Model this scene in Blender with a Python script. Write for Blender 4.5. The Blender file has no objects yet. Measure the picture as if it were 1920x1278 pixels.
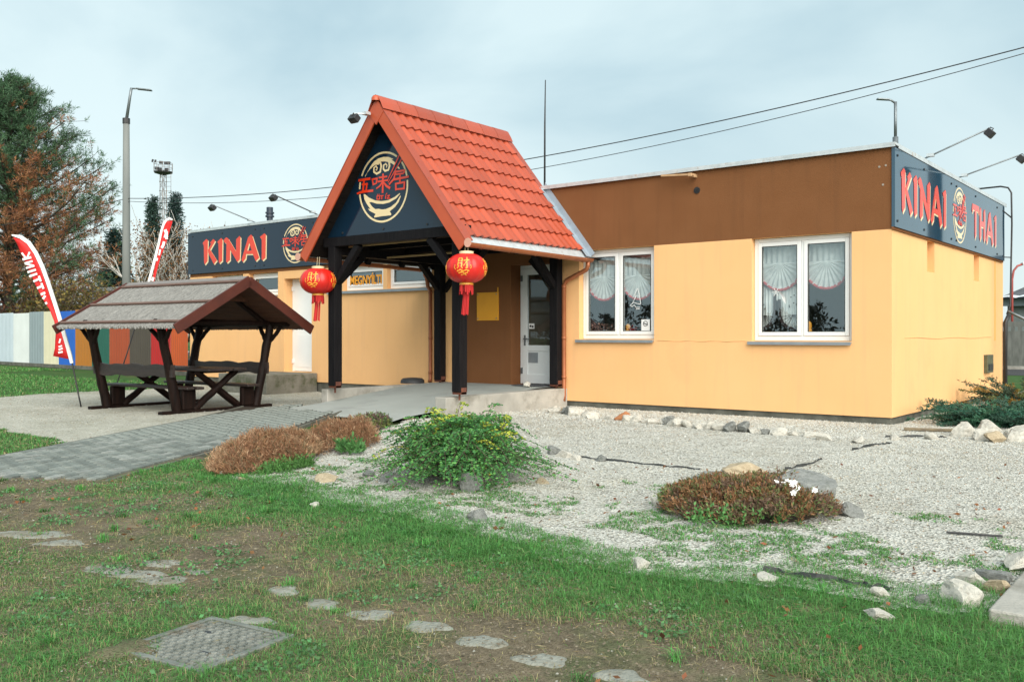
import bpy, bmesh, math, random
import numpy as np
from mathutils import Vector, Matrix, noise as mnoise
from mathutils.geometry import tessellate_polygon

# ------------------------------------------------------------------ camera, sky, sun, exposure
scn = bpy.context.scene
R = math.radians
cam_d = bpy.data.cameras.new('camera'); cam = bpy.data.objects.new('camera', cam_d)
scn.collection.objects.link(cam); scn.camera = cam
cam.location = (3.8825, -13.5407, 1.27); cam.rotation_euler = (R(90), 0, R(38.463))
cam_d.sensor_width = 36; cam_d.lens = 1722 / 1920 * 36; cam_d.shift_y = -10 / 1920
cam_d.clip_start = .05; cam_d.clip_end = 900

SUN = Vector((.80, -.55, .66)).normalized()
world = bpy.data.worlds.new('World'); scn.world = world; world.use_nodes = True
nt = world.node_tree; N = nt.nodes; LK = nt.links
for n in list(N): N.remove(n)
wo = N.new('ShaderNodeOutputWorld'); bg = N.new('ShaderNodeBackground')
sky = N.new('ShaderNodeTexSky'); sky.sky_type = 'NISHITA'; sky.sun_disc = False
sky.sun_elevation = math.asin(SUN.z); sky.sun_rotation = math.atan2(SUN.x, SUN.y)
sky.dust_density = 3; sky.air_density = 1.2
bg.inputs['Strength'].default_value = .15
tc = N.new('ShaderNodeTexCoord'); mp = N.new('ShaderNodeMapping')
mp.inputs['Scale'].default_value = (1.0, 1.0, 2.1); mp.inputs['Location'].default_value = (3.1, 1.7, .4)
n1 = N.new('ShaderNodeTexNoise'); n1.inputs['Scale'].default_value = 2.1; n1.inputs['Detail'].default_value = 6; n1.inputs['Roughness'].default_value = .48; n1.inputs['Distortion'].default_value = .5
rp = N.new('ShaderNodeValToRGB')
rp.color_ramp.elements[0].position = .34; rp.color_ramp.elements[0].color = (2.15, 3.2, 3.65, 1)
rp.color_ramp.elements[1].position = .60; rp.color_ramp.elements[1].color = (4.1, 5.0, 5.1, 1)
# overcast: the layer of cloud gets brighter and whiter toward the horizon
sx = N.new('ShaderNodeSeparateXYZ'); mr = N.new('ShaderNodeMapRange')
mr.inputs['From Min'].default_value = .02; mr.inputs['From Max'].default_value = .31
mr.inputs['To Min'].default_value = .92; mr.inputs['To Max'].default_value = 0
mh = N.new('ShaderNodeMixRGB'); mh.inputs['Color2'].default_value = (4.8, 5.5, 5.5, 1)
mx = N.new('ShaderNodeMixRGB'); mx.inputs['Fac'].default_value = .88
LK.new(tc.outputs['Generated'], mp.inputs['Vector']); LK.new(mp.outputs[0], n1.inputs['Vector'])
LK.new(n1.outputs['Fac'], rp.inputs['Fac']); LK.new(tc.outputs['Generated'], sx.inputs[0]); LK.new(sx.outputs['Z'], mr.inputs['Value'])
LK.new(mr.outputs[0], mh.inputs['Fac']); LK.new(rp.outputs[0], mh.inputs['Color1'])
LK.new(sky.outputs[0], mx.inputs['Color1']); LK.new(mh.outputs[0], mx.inputs['Color2'])
LK.new(mx.outputs[0], bg.inputs['Color']); LK.new(bg.outputs[0], wo.inputs['Surface'])

sd = bpy.data.lights.new('sun', 'SUN'); sd.energy = 4.3; sd.angle = R(65); sd.color = (1, .95, .86)
so = bpy.data.objects.new('sun', sd); scn.collection.objects.link(so); so.rotation_euler = SUN.to_track_quat('Z', 'Y').to_euler()
so.location = (10, -8, 12)
vs = scn.view_settings; vs.view_transform = 'Standard'; vs.look = 'None'; vs.exposure = .34; vs.gamma = 1; vs.use_curve_mapping = False
scn.cycles.max_bounces = 7; scn.cycles.diffuse_bounces = 3; scn.cycles.glossy_bounces = 3; scn.cycles.transparent_max_bounces = 10
scn.cycles.use_denoising = True

# ------------------------------------------------------------------ helpers
rng = np.random.default_rng(7); random.seed(7)
col = scn.collection

def M(name, c1, c2=None, rough=.7, scale=4., spread=.18, bump=0., bscale=60., metal=0., spec=.5, attr=False,
      stretch=None, dirt=None, dscale=1.2, dmin=.5, dmax=.7, ior=None, trans=0., wave=None, detail=5, streak=None, orand=0.):
    m = bpy.data.materials.new(name); m.use_nodes = True
    nt = m.node_tree; N = nt.nodes; L = nt.links; p = N['Principled BSDF']
    p.inputs['Roughness'].default_value = rough; p.inputs['Metallic'].default_value = metal
    p.inputs['Specular IOR Level'].default_value = spec
    if ior: p.inputs['IOR'].default_value = ior
    tc = N.new('ShaderNodeTexCoord'); src = tc.outputs['Object']
    if stretch:
        mp = N.new('ShaderNodeMapping'); mp.inputs['Scale'].default_value = stretch; L.new(src, mp.inputs[0]); vec = mp.outputs[0]
    else: vec = src
    if c2 is None: c2 = tuple(x * .82 for x in c1)
    n = N.new('ShaderNodeTexNoise'); n.inputs['Scale'].default_value = scale; n.inputs['Detail'].default_value = detail; L.new(vec, n.inputs['Vector'])
    r = N.new('ShaderNodeValToRGB'); r.color_ramp.elements[0].position = .5 - spread; r.color_ramp.elements[1].position = .5 + spread
    r.color_ramp.elements[0].color = (*c1, 1); r.color_ramp.elements[1].color = (*c2, 1); L.new(n.outputs['Fac'], r.inputs[0])
    out = r.outputs[0]
    if attr:
        a = N.new('ShaderNodeVertexColor'); a.layer_name = 'Col'
        mm = N.new('ShaderNodeMixRGB'); mm.blend_type = 'MULTIPLY'; mm.inputs[0].default_value = 1
        L.new(out, mm.inputs[1]); L.new(a.outputs[0], mm.inputs[2]); out = mm.outputs[0]
    if dirt:
        n2 = N.new('ShaderNodeTexNoise'); n2.inputs['Scale'].default_value = dscale; n2.inputs['Detail'].default_value = 8; n2.inputs['Roughness'].default_value = .65; L.new(vec, n2.inputs['Vector'])
        mr = N.new('ShaderNodeMapRange'); mr.inputs['From Min'].default_value = dmin; mr.inputs['From Max'].default_value = dmax; L.new(n2.outputs['Fac'], mr.inputs['Value'])
        mm = N.new('ShaderNodeMixRGB'); mm.inputs[2].default_value = (*dirt, 1); L.new(mr.outputs[0], mm.inputs[0]); L.new(out, mm.inputs[1]); out = mm.outputs[0]
    if orand:
        oi = N.new('ShaderNodeObjectInfo'); hv = N.new('ShaderNodeHueSaturation'); mo = N.new('ShaderNodeMapRange'); mo.inputs['To Min'].default_value = 1-orand; mo.inputs['To Max'].default_value = 1+orand
        L.new(oi.outputs['Random'], mo.inputs['Value']); L.new(mo.outputs[0], hv.inputs['Value']); L.new(out, hv.inputs['Color']); out = hv.outputs[0]
    if streak:
        m3 = N.new('ShaderNodeMapping'); m3.inputs['Scale'].default_value = (7, 7, .45); L.new(src, m3.inputs[0])
        n3 = N.new('ShaderNodeTexNoise'); n3.inputs['Scale'].default_value = 1.; n3.inputs['Detail'].default_value = 6; n3.inputs['Roughness'].default_value = .6; L.new(m3.outputs[0], n3.inputs['Vector'])
        r3 = N.new('ShaderNodeMapRange'); r3.inputs['From Min'].default_value = .52; r3.inputs['From Max'].default_value = .82; r3.inputs['To Max'].default_value = .6; L.new(n3.outputs['Fac'], r3.inputs['Value'])
        mm = N.new('ShaderNodeMixRGB'); mm.inputs[2].default_value = (*streak, 1); L.new(r3.outputs[0], mm.inputs[0]); L.new(out, mm.inputs[1]); out = mm.outputs[0]
    L.new(out, p.inputs['Base Color'])
    if bump:
        nb = N.new('ShaderNodeTexNoise'); nb.inputs['Scale'].default_value = bscale; nb.inputs['Detail'].default_value = 4; L.new(vec, nb.inputs['Vector'])
        b = N.new('ShaderNodeBump'); b.inputs['Strength'].default_value = bump; b.inputs['Distance'].default_value = .02; L.new(nb.outputs['Fac'], b.inputs['Height']); L.new(b.outputs[0], p.inputs['Normal'])
    return m

def glass_mat(name, tint=(1, 1, 1), fr=.1):
    m = bpy.data.materials.new(name); m.use_nodes = True; nt = m.node_tree; N = nt.nodes; L = nt.links
    for n in list(N): N.remove(n)
    o = N.new('ShaderNodeOutputMaterial'); t = N.new('ShaderNodeBsdfTransparent'); t.inputs[0].default_value = (*tint, 1)
    g = N.new('ShaderNodeBsdfGlossy'); g.inputs['Roughness'].default_value = .0; g.inputs[0].default_value = (.80, .94, 1, 1)
    lw = N.new('ShaderNodeLayerWeight'); lw.inputs['Blend'].default_value = .5; pw = N.new('ShaderNodeMath'); pw.operation = 'POWER'; pw.inputs[1].default_value = 4.; L.new(lw.outputs['Facing'], pw.inputs[0])
    f = N.new('ShaderNodeMapRange'); f.inputs['To Min'].default_value = fr; f.inputs['To Max'].default_value = .9; L.new(pw.outputs[0], f.inputs['Value']); x = N.new('ShaderNodeMixShader')
    tcn = N.new('ShaderNodeTexCoord'); nn = N.new('ShaderNodeTexNoise'); nn.inputs['Scale'].default_value = 1.3; L.new(tcn.outputs['Object'], nn.inputs['Vector'])
    b = N.new('ShaderNodeBump'); b.inputs['Strength'].default_value = .03; b.inputs['Distance'].default_value = .05; L.new(nn.outputs['Fac'], b.inputs['Height']); L.new(b.outputs[0], g.inputs['Normal'])
    L.new(f.outputs[0], x.inputs[0]); L.new(t.outputs[0], x.inputs[1]); L.new(g.outputs[0], x.inputs[2]); L.new(x.outputs[0], o.inputs[0])
    return m

def sheer_mat(name, c, alpha):
    m = bpy.data.materials.new(name); m.use_nodes = True; nt = m.node_tree; N = nt.nodes; L = nt.links
    for n in list(N): N.remove(n)
    o = N.new('ShaderNodeOutputMaterial'); t = N.new('ShaderNodeBsdfTransparent'); d = N.new('ShaderNodeBsdfDiffuse'); d.inputs[0].default_value = (*c, 1)
    tcn = N.new('ShaderNodeTexCoord'); nn = N.new('ShaderNodeTexNoise'); nn.inputs['Scale'].default_value = 9; L.new(tcn.outputs['Object'], nn.inputs['Vector'])
    mr = N.new('ShaderNodeMapRange'); mr.inputs['To Min'].default_value = alpha - .2; mr.inputs['To Max'].default_value = alpha + .2; L.new(nn.outputs['Fac'], mr.inputs['Value'])
    x = N.new('ShaderNodeMixShader'); L.new(mr.outputs[0], x.inputs[0]); L.new(t.outputs[0], x.inputs[1]); L.new(d.outputs[0], x.inputs[2]); L.new(x.outputs[0], o.inputs[0])
    return m

def leaf_mat(name, tr=.25, rough=.6, spec=.3):
    # leaf colour comes from each leaf's own colour; light also passes through the blade
    m = bpy.data.materials.new(name); m.use_nodes = True; nt = m.node_tree; N = nt.nodes; L = nt.links
    p = N['Principled BSDF']; p.inputs['Roughness'].default_value = rough; p.inputs['Specular IOR Level'].default_value = spec
    a = N.new('ShaderNodeVertexColor'); a.layer_name = 'Col'
    tcn = N.new('ShaderNodeTexCoord'); nn = N.new('ShaderNodeTexNoise'); nn.inputs['Scale'].default_value = 30; L.new(tcn.outputs['Object'], nn.inputs['Vector'])
    hs = N.new('ShaderNodeHueSaturation'); mr = N.new('ShaderNodeMapRange'); mr.inputs['To Min'].default_value = .7; mr.inputs['To Max'].default_value = 1.3
    L.new(nn.outputs['Fac'], mr.inputs['Value']); L.new(mr.outputs[0], hs.inputs['Value']); L.new(a.outputs[0], hs.inputs['Color'])
    L.new(hs.outputs[0], p.inputs['Base Color'])
    t = N.new('ShaderNodeBsdfTranslucent'); L.new(hs.outputs[0], t.inputs[0])
    x = N.new('ShaderNodeMixShader'); x.inputs[0].default_value = tr
    L.new(p.outputs[0], x.inputs[1]); L.new(t.outputs[0], x.inputs[2]); L.new(x.outputs[0], N['Material Output'].inputs[0])
    return m

def tag(o, label=None, cat=None, group=None, kind=None):
    if label: o['label'] = label
    if cat: o['category'] = cat
    if group: o['group'] = group
    if kind: o['kind'] = kind
    return o

def par(o, root):
    if root is not None:
        o.parent = root
        if root.parent is None: o.matrix_parent_inverse = root.matrix_basis.inverted()
    return o

def empty(name, loc, label=None, cat=None, group=None):
    o = bpy.data.objects.new(name, None); col.objects.link(o); o.location = loc; o.empty_display_size = .2
    return tag(o, label, cat, group)

class MB:
    def __init__(s): s.v = []; s.f = []; s.c = None
    def quad(s, a, b, c, d):
        i = len(s.v); s.v += [tuple(a), tuple(b), tuple(c), tuple(d)]; s.f.append((i, i+1, i+2, i+3)); return s
    def tri(s, a, b, c):
        i = len(s.v); s.v += [tuple(a), tuple(b), tuple(c)]; s.f.append((i, i+1, i+2)); return s
    def box(s, x0, x1, y0, y1, z0, z1):
        i = len(s.v); s.v += [(x0,y0,z0),(x1,y0,z0),(x1,y1,z0),(x0,y1,z0),(x0,y0,z1),(x1,y0,z1),(x1,y1,z1),(x0,y1,z1)]
        s.f += [(i,i+3,i+2,i+1),(i+4,i+5,i+6,i+7),(i,i+1,i+5,i+4),(i+1,i+2,i+6,i+5),(i+2,i+3,i+7,i+6),(i+3,i,i+4,i+7)]; return s
    def beam(s, a, b, w, h, up=(0, 0, 1)):
        a = Vector(a); b = Vector(b); d = (b - a).normalized(); up = Vector(up)
        r = d.cross(up)
        if r.length < 1e-4: r = d.cross(Vector((0, 1, 0)))
        r.normalize(); u = r.cross(d)
        i = len(s.v)
        for p in (a, b):
            for sx, su in ((-1,-1),(1,-1),(1,1),(-1,1)): s.v.append(tuple(p + r*w/2*sx + u*h/2*su))
        s.f += [(i,i+1,i+2,i+3),(i+7,i+6,i+5,i+4),(i,i+4,i+5,i+1),(i+1,i+5,i+6,i+2),(i+2,i+6,i+7,i+3),(i+3,i+7,i+4,i)]; return s
    def tube(s, pts, rad, n=8, cap=True):
        pts = [Vector(p) for p in pts]; k = len(pts)
        if not hasattr(rad, '__len__'): rad = [rad]*k
        t0 = (pts[1]-pts[0]).normalized(); ref = Vector((0,0,1)) if abs(t0.z) < .9 else Vector((1,0,0))
        base = len(s.v); u = t0.cross(ref).normalized()
        for j, p in enumerate(pts):
            t = (pts[min(j+1,k-1)] - pts[max(j-1,0)]).normalized()
            u = (u - t*u.dot(t)); u = u.normalized() if u.length > 1e-6 else t.orthogonal().normalized()
            w = t.cross(u)
            for q in range(n):
                a = 2*math.pi*q/n; s.v.append(tuple(p + (u*math.cos(a) + w*math.sin(a))*rad[j]))
        for j in range(k-1):
            for q in range(n):
                a0 = base+j*n+q; a1 = base+j*n+(q+1)%n; s.f.append((a0, a1, a1+n, a0+n))
        if cap:
            s.f.append(tuple(base+q for q in range(n))[::-1]); s.f.append(tuple(base+(k-1)*n+q for q in range(n)))
        return s
    def lathe(s, prof, c, n=24):
        base = len(s.v); c = Vector(c)
        for r, z in prof:
            for q in range(n):
                a = 2*math.pi*q/n; s.v.append((c.x+r*math.cos(a), c.y+r*math.sin(a), c.z+z))
        for j in range(len(prof)-1):
            for q in range(n):
                a0 = base+j*n+q; a1 = base+j*n+(q+1)%n; s.f.append((a0, a1, a1+n, a0+n))
        return s
    def prism(s, loops, fn, d0, d1):
        # loops: outer outline then holes, 2-D; fn(u, v, d) -> point
        allp = [p for l in loops for p in l]
        tris = tessellate_polygon([[Vector((p[0], p[1], 0)) for p in l] for l in loops])
        b = len(s.v); n = len(allp)
        for d in (d0, d1):
            for p in allp: s.v.append(tuple(fn(p[0], p[1], d)))
        for t in tris: s.f.append(tuple(b+n+i for i in t)); s.f.append(tuple(b+i for i in reversed(t)))
        o = 0
        for l in loops:
            m = len(l)
            for i in range(m): j = (i+1) % m; s.f.append((b+o+i, b+o+j, b+n+o+j, b+n+o+i))
            o += m
        return s
    def build(s, name, mat, parent=None, smooth=False, bevel=0, fix=True):
        me = bpy.data.meshes.new(name); me.from_pydata(s.v, [], s.f)
        if fix:
            bm = bmesh.new(); bm.from_mesh(me); bmesh.ops.recalc_face_normals(bm, faces=bm.faces); bm.to_mesh(me); bm.free()
        me.materials.append(mat)
        if smooth:
            me.polygons.foreach_set('use_smooth', [True]*len(me.polygons))
            if smooth == 'auto': me.set_sharp_from_angle(angle=R(40))
        o = bpy.data.objects.new(name, me); col.objects.link(o); par(o, parent)
        if bevel:
            b = o.modifiers.new('bevel', 'BEVEL'); b.width = bevel; b.segments = 2; b.limit_method = 'ANGLE'
        return o

def np_mesh(name, V, F, mat, parent=None, colors=None, smooth=False):
    V = np.asarray(V, np.float32); F = np.asarray(F, np.int32); k = F.shape[1]
    me = bpy.data.meshes.new(name); me.vertices.add(len(V)); me.vertices.foreach_set('co', V.ravel())
    me.loops.add(F.size); me.loops.foreach_set('vertex_index', F.ravel())
    me.polygons.add(len(F)); me.polygons.foreach_set('loop_start', np.arange(0, F.size, k, dtype=np.int32))
    if smooth: me.polygons.foreach_set('use_smooth', np.ones(len(F), bool))
    me.update(calc_edges=True)
    if colors is not None:
        a = me.color_attributes.new('Col', 'FLOAT_COLOR', 'POINT')
        c = np.ones((len(V), 4), np.float32); c[:, :3] = colors; a.data.foreach_set('color', c.ravel())
    me.materials.append(mat); o = bpy.data.objects.new(name, me); col.objects.link(o); return par(o, parent)

def link_copy(src, name, parent, loc=None, mw=None):
    o = bpy.data.objects.new(name, src); col.objects.link(o); par(o, parent)
    if mw is not None: o.matrix_basis = mw
    if loc is not None: o.location = loc
    return o

def text_mesh(body, size, bold=0., extr=.002):
    cu = bpy.data.curves.new('txt', 'FONT'); cu.body = body; cu.size = size; cu.offset = bold; cu.extrude = extr; cu.resolution_u = 3
    o = bpy.data.objects.new('txt', cu); col.objects.link(o)
    dg = bpy.context.evaluated_depsgraph_get(); me = bpy.data.meshes.new_from_object(o.evaluated_get(dg)); bpy.data.objects.remove(o); bpy.data.curves.remove(cu)
    return me

ORD = ['first','second','third','fourth','fifth','sixth','seventh','eighth','ninth','tenth','eleventh','twelfth','thirteenth','fourteenth','fifteenth','sixteenth','seventeenth','eighteenth','nineteenth','twentieth',
       'twenty-first','twenty-second','twenty-third','twenty-fourth','twenty-fifth','twenty-sixth','twenty-seventh','twenty-eighth','twenty-ninth','thirtieth']

def pnoise(x, y, s, seed=0.):
    # cheap smooth value noise for arrays
    x = np.asarray(x)*s + seed*13.7; y = np.asarray(y)*s + seed*7.1
    xi = np.floor(x); yi = np.floor(y); fx = x-xi; fy = y-yi; fx = fx*fx*(3-2*fx); fy = fy*fy*(3-2*fy)
    h = lambda a, b: np.modf(np.abs(np.sin(a*127.1 + b*311.7 + seed)*43758.5453))[0]
    return (h(xi,yi)*(1-fx)+h(xi+1,yi)*fx)*(1-fy) + (h(xi,yi+1)*(1-fx)+h(xi+1,yi+1)*fx)*fy
def fbm(x, y, s, seed=0.): return (pnoise(x,y,s,seed)*.5 + pnoise(x,y,s*2.1,seed+1)*.3 + pnoise(x,y,s*4.3,seed+2)*.2)
def inpoly(x, y, P):
    x = np.asarray(x); y = np.asarray(y); r = np.zeros(x.shape, bool); n = len(P)
    for i in range(n):
        x0, y0 = P[i]; x1, y1 = P[(i+1) % n]
        c = ((y0 > y) != (y1 > y)) & (x < (x1-x0)*(y-y0)/(y1-y0+1e-12)+x0); r ^= c
    return r
# ------------------------------------------------------------------ materials
YEL = M('yellow_stucco', (.80, .455, .205), (.84, .49, .23), rough=.9, scale=1.1, spread=.3, bump=.35, bscale=140, spec=.15, dirt=(.74, .42, .20), dscale=.8, dmin=.58, dmax=.8, streak=(.70, .40, .21))
BRN = M('brown_stucco', (.185, .078, .032), (.21, .092, .04), rough=.95, scale=2.2, spread=.3, bump=.5, bscale=120, spec=.1, streak=(.15,.068,.032))
CONC = M('concrete', (.42, .40, .36), (.30, .29, .26), rough=.92, scale=3, bump=.4, bscale=50, dirt=(.2, .19, .16), dscale=2.2, spec=.2)
PLINTH = M('plinth_concrete', (.17, .17, .145), (.09, .09, .075), rough=.95, scale=4, bump=.5, bscale=40, spec=.1)
PVC = M('white_pvc', (.82, .83, .82), (.78, .79, .79), rough=.32, scale=2)
PVCG = M('grey_door_pvc', (.70, .73, .74), (.66, .69, .70), rough=.4, scale=2)
ALU = M('grey_sill_metal', (.34, .37, .40), (.28, .31, .34), rough=.45, metal=.5, scale=6)
GALV = M('galvanised', (.62, .66, .68), (.50, .54, .56), rough=.45, metal=.35, scale=9, dirt=(.45, .30, .2), dscale=6, dmin=.6, dmax=.75)
COPPER = M('brown_gutter', (.36, .12, .05), (.30, .10, .04), rough=.4, metal=.25, scale=5, dirt=(.5, .22, .1), dscale=7, dmin=.6, dmax=.8)
TILE = M('red_roof_metal', (.40, .072, .031), (.33, .056, .026), rough=.42, scale=1.5, spread=.3, spec=.45, dirt=(.30, .065, .035), dscale=2.3, dmin=.45, dmax=.75, orand=.16)
TRIMR = M('red_trim_metal', (.46, .082, .03), (.42, .07, .026), rough=.4, scale=3, spec=.45)
DARKW = M('black_stained_timber', (.007, .0065, .008), (.013, .012, .013), rough=.6, scale=3, stretch=(14, 14, 1), bump=.35, bscale=20, spec=.08)
DARKW2 = M('black_stained_boards', (.012, .010, .010), (.02, .016, .014), rough=.7, scale=3, stretch=(10, 1, 10), bump=.3, bscale=20, spec=.06)
RUSTY = M('rusty_steel', (.16, .05, .025), (.09, .03, .02), rough=.8, scale=14, bump=.3)
BLK = M('black_metal', (.018, .018, .02), (.03, .03, .03), rough=.45, scale=8)
GREYM = M('grey_metal', (.22, .25, .27), (.17, .19, .2), rough=.45, metal=.6, scale=8)
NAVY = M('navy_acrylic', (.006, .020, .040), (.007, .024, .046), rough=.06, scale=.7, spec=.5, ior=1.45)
NAVYS = M('navy_acrylic_sky_tint', (.008, .045, .080), (.009, .05, .09), rough=.05, scale=.7, spec=.5, ior=1.9)  # bluer base than the front panels: sky reflection put into the colour
SRED = M('sign_red', (.70, .045, .012), (.66, .04, .012), rough=.14, scale=3, spec=.6)
SCRM = M('sign_cream', (.78, .62, .36), (.74, .58, .33), rough=.14, scale=3, spec=.6)
GLASS = glass_mat('window_glass', (.92, .96, .95), .19)
GLASSD = glass_mat('door_glass', (.8, .85, .85), .07)
SHEER = sheer_mat('sheer_white', (.85, .88, .88), .62)
LACE = sheer_mat('white_lace', (.88, .9, .9), .8)
TRIMC = M('red_curtain_trim', (.40, .04, .05), (.5, .08, .08), rough=.9, scale=20)
BLKC = M('black_curtain_trim', (.03, .02, .02), (.05, .03, .03), rough=.9, scale=20)
ROOM = M('room_wall', (.42, .36, .28), (.36, .3, .22), rough=.9)
ORNG = M('orange_board', (.82, .37, .02), (.76, .33, .02), rough=.6, scale=5, spread=.3)
WHT = M('white_paint', (.8, .8, .8), (.74, .74, .74), rough=.5)
ROOFG = M('roof_felt', (.2, .2, .2), (.15, .15, .15), rough=.95)

# ------------------------------------------------------------------ the restaurant
def wall_faces(fn, u0, u1, z0, z1, ops, depth):
    m = MB(); us = sorted({u0, u1, *[o[i] for o in ops for i in (0, 1)]}); zs = sorted({z0, z1, *[o[i] for o in ops for i in (2, 3)]})
    us = [u for u in us if u0-1e-6 <= u <= u1+1e-6]; zs = [z for z in zs if z0-1e-6 <= z <= z1+1e-6]
    for i in range(len(us)-1):
        for j in range(len(zs)-1):
            cu = (us[i]+us[i+1])/2; cz = (zs[j]+zs[j+1])/2
            if any(o[0] < cu < o[1] and o[2] < cz < o[3] for o in ops): continue
            m.quad(fn(us[i],0,zs[j]), fn(us[i+1],0,zs[j]), fn(us[i+1],0,zs[j+1]), fn(us[i],0,zs[j+1]))
    for o in ops:
        a, b, c, d = o[:4]; dp = o[4] if len(o) > 4 else depth
        m.quad(fn(a,0,c), fn(a,dp,c), fn(a,dp,d), fn(a,0,d)); m.quad(fn(b,0,c), fn(b,0,d), fn(b,dp,d), fn(b,dp,c))
        m.quad(fn(a,0,d), fn(a,dp,d), fn(b,dp,d), fn(b,0,d)); m.quad(fn(a,0,c), fn(b,0,c), fn(b,dp,c), fn(a,dp,c))
        if len(o) > 5: m.quad(fn(a,dp,c), fn(b,dp,c), fn(b,dp,d), fn(a,dp,d))
    return m
FR = lambda u, d, z: (u, d, z)
SD = lambda u, d, z: (-d, u, z)
bld = empty('restaurant_building', (-8.8, 3.8, 0), 'flat-roofed yellow and brown restaurant building with white windows', 'building')
W1 = (-5.35, -3.83, 1.21, 2.78); W2 = (-2.10, -.56, 1.19, 2.78)
DOOR = (-6.90, -5.90, .36, 2.60)
WL1 = (-16.62, -15.30, 2.24, 2.80); WL2 = (-15.08, -13.93, 2.24, 2.80); WD = (-13.70, -12.70, .43, 2.60)
WM1 = (-11.62, -10.36, 2.26, 2.78); WM2 = (-10.24, -8.95, 2.26, 2.78)
def wf(name, mat, *a): return wall_faces(*a).build(name, mat, bld, fix=False)
wf('wall', YEL, FR, -5.85, 0, .105, 2.78, [W1, W2], .2)
o = wf('wall', BRN, FR, -8.16, -5.85, .2, 2.78, [DOOR], .36); tag(o, 'brown rendered wall around the entrance door')
wf('wall', YEL, FR, -17.6, -8.16, .22, 2.78, [WL1[:3]+(2.7801,), WL2[:3]+(2.7801,), WD, WM1, WM2], .25)
o = wf('wall', YEL, SD, 0, 7.75, .105, 2.78, [(1.876, 2.31, 2.28, 2.78, .2, 1), (5.10, 5.52, 2.29, 2.78, .2, 1)], .2); tag(o, 'pale sunlit yellow side wall with two slots')
m = MB(); m.quad((-17.6,7.75,.1), (-17.6,0,.1), (-17.6,0,3.95), (-17.6,7.75,3.95)); m.quad((0,7.75,.1), (-17.6,7.75,.1), (-17.6,7.75,3.95), (0,7.75,3.95)); m.build('back_wall', YEL, bld, fix=False)
m = MB(); m.quad((-17.6,0,2.78), (0,0,2.78), (0,0,3.95), (-17.6,0,3.95)); m.quad((0,0,2.78), (0,7.75,2.78), (0,7.75,3.95), (0,0,3.95)); m.build('brown_band', BRN, bld, fix=False)
m = MB(); m.quad((-17.6,0,3.9), (0,0,3.9), (0,7.75,3.9), (-17.6,7.75,3.9)); m.build('roof', ROOFG, bld, fix=False)
m = MB(); m.box(-17.57, -.03, .035, 7.7, -.2, .115); m.build('plinth', PLINTH, bld)
m = MB(); m.box(-17.57, -8.2, .034, .2, .115, .23); m.build('plinth', PLINTH, bld)
# groove, expansion joint and worn ledge on the render
m = MB(); m.box(.0, .006, 6.93, 6.97, 1.17, 2.77); m.build('render_joint', ORNG, bld)
m = MB(); m.tube([(.004, .62+i*.66, 1.235+.012*math.sin(i*1.7)) for i in range(10)], [.003,.006,.007,.006,.006,.007,.006,.007,.006,.003], 6); o = m.build('render_ridge', YEL, bld, True)
m = MB(); m.tube([(-3.78+i*.155, -.001, 1.185+.006*math.sin(i*2.1)) for i in range(12)], [.002,.009,.004,.01,.003,.008,.009,.003,.01,.006,.008,.002], 6); m.build('render_ridge', YEL, bld, True)
# roof edge flashing
m = MB(); m.box(-17.66, .06, -.06, .14, 3.965, 4.0); m.box(-17.66, .062, -.061, -.048, 3.935, 3.964); m.build('roof_flashing', GALV, bld)
m = MB(); m.box(-.14, .061, .141, 7.8, 3.966, 4.001); m.box(.05, .0615, .141, 7.8, 3.935, 3.9655); m.build('roof_flashing', GALV, bld)
# fascia details on the brown band
m = MB(); m.beam((-3.06, -.22, 3.855), (-3.06, .05, 3.855), .05, .05); m.beam((-3.6, -.16, 3.90), (-3.02, -.16, 3.86), .05, .03); m.build('timber_stub', M('raw_timber', (.5,.32,.18), (.4,.24,.12), scale=6), bld)
m = MB(); m.tube([(-3.038, -.012, 3.625), (-3.038, .02, 3.625)], .055, 14)
for a in range(4): m.beam((-3.038+.05*math.cos(a*.785), -.016, 3.625+.05*math.sin(a*.785)), (-3.038-.05*math.cos(a*.785), -.016, 3.625-.05*math.sin(a*.785)), .008, .01, (0,1,0))
m.build('wall_vent', BLK, bld)
m = MB()
for x, z in ((-.17, 3.68), (-.08, 3.69), (-.12, 3.42)): m.tube([(x, -.004, z), (x, .01, z)], .016, 8)
m.build('plug_holes', M('plug_grey', (.35,.3,.25)), bld)
# gas meter cabinet
m = MB(); m.box(-.02, .07, 5.93, 6.45, .55, .90); o = m.build('meter_cabinet', M('olive_metal', (.10,.10,.055), (.07,.075,.04), rough=.5, scale=9), bld, bevel=.006); tag(o, 'small olive meter cabinet on the side wall')
m = MB(); m.box(.0705, .085, 6.0, 6.38, .6, .72); m.build('cabinet_latch', BLK, o)
# drain pipe and conduit mast at the rear corner
m = MB(); m.tube([(.05, 7.72, .05), (.05, 7.72, 1.55), (.10, 7.80, 1.7)], .04, 8); m.build('drain_pipe', BLK, bld, True)
m = MB(); m.tube([(-.62, 7.95, 4.39), (-.08, 7.95, 4.40), (.06, 7.95, 4.36), (.12, 7.95, 4.25), (.13, 7.95, 3.6), (.10, 7.95, 1.9), (.06, 7.82, 1.72)], .018, 7)
m.tube([(0, 7.78, 3.86), (.13, 7.95, 3.72)], .014, 6); m.tube([(0, 7.76, 2.9), (.12, 7.95, 2.9)], .012, 6); m.build('cable_conduit', BLK, bld, True)
m = MB(); m.tube([(.07, 7.86, 1.78), (.35, 8.0, 1.62), (.42, 8.02, 1.55)], .03, 7); m.build('outlet_pipe', GREYM, bld, True)
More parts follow.
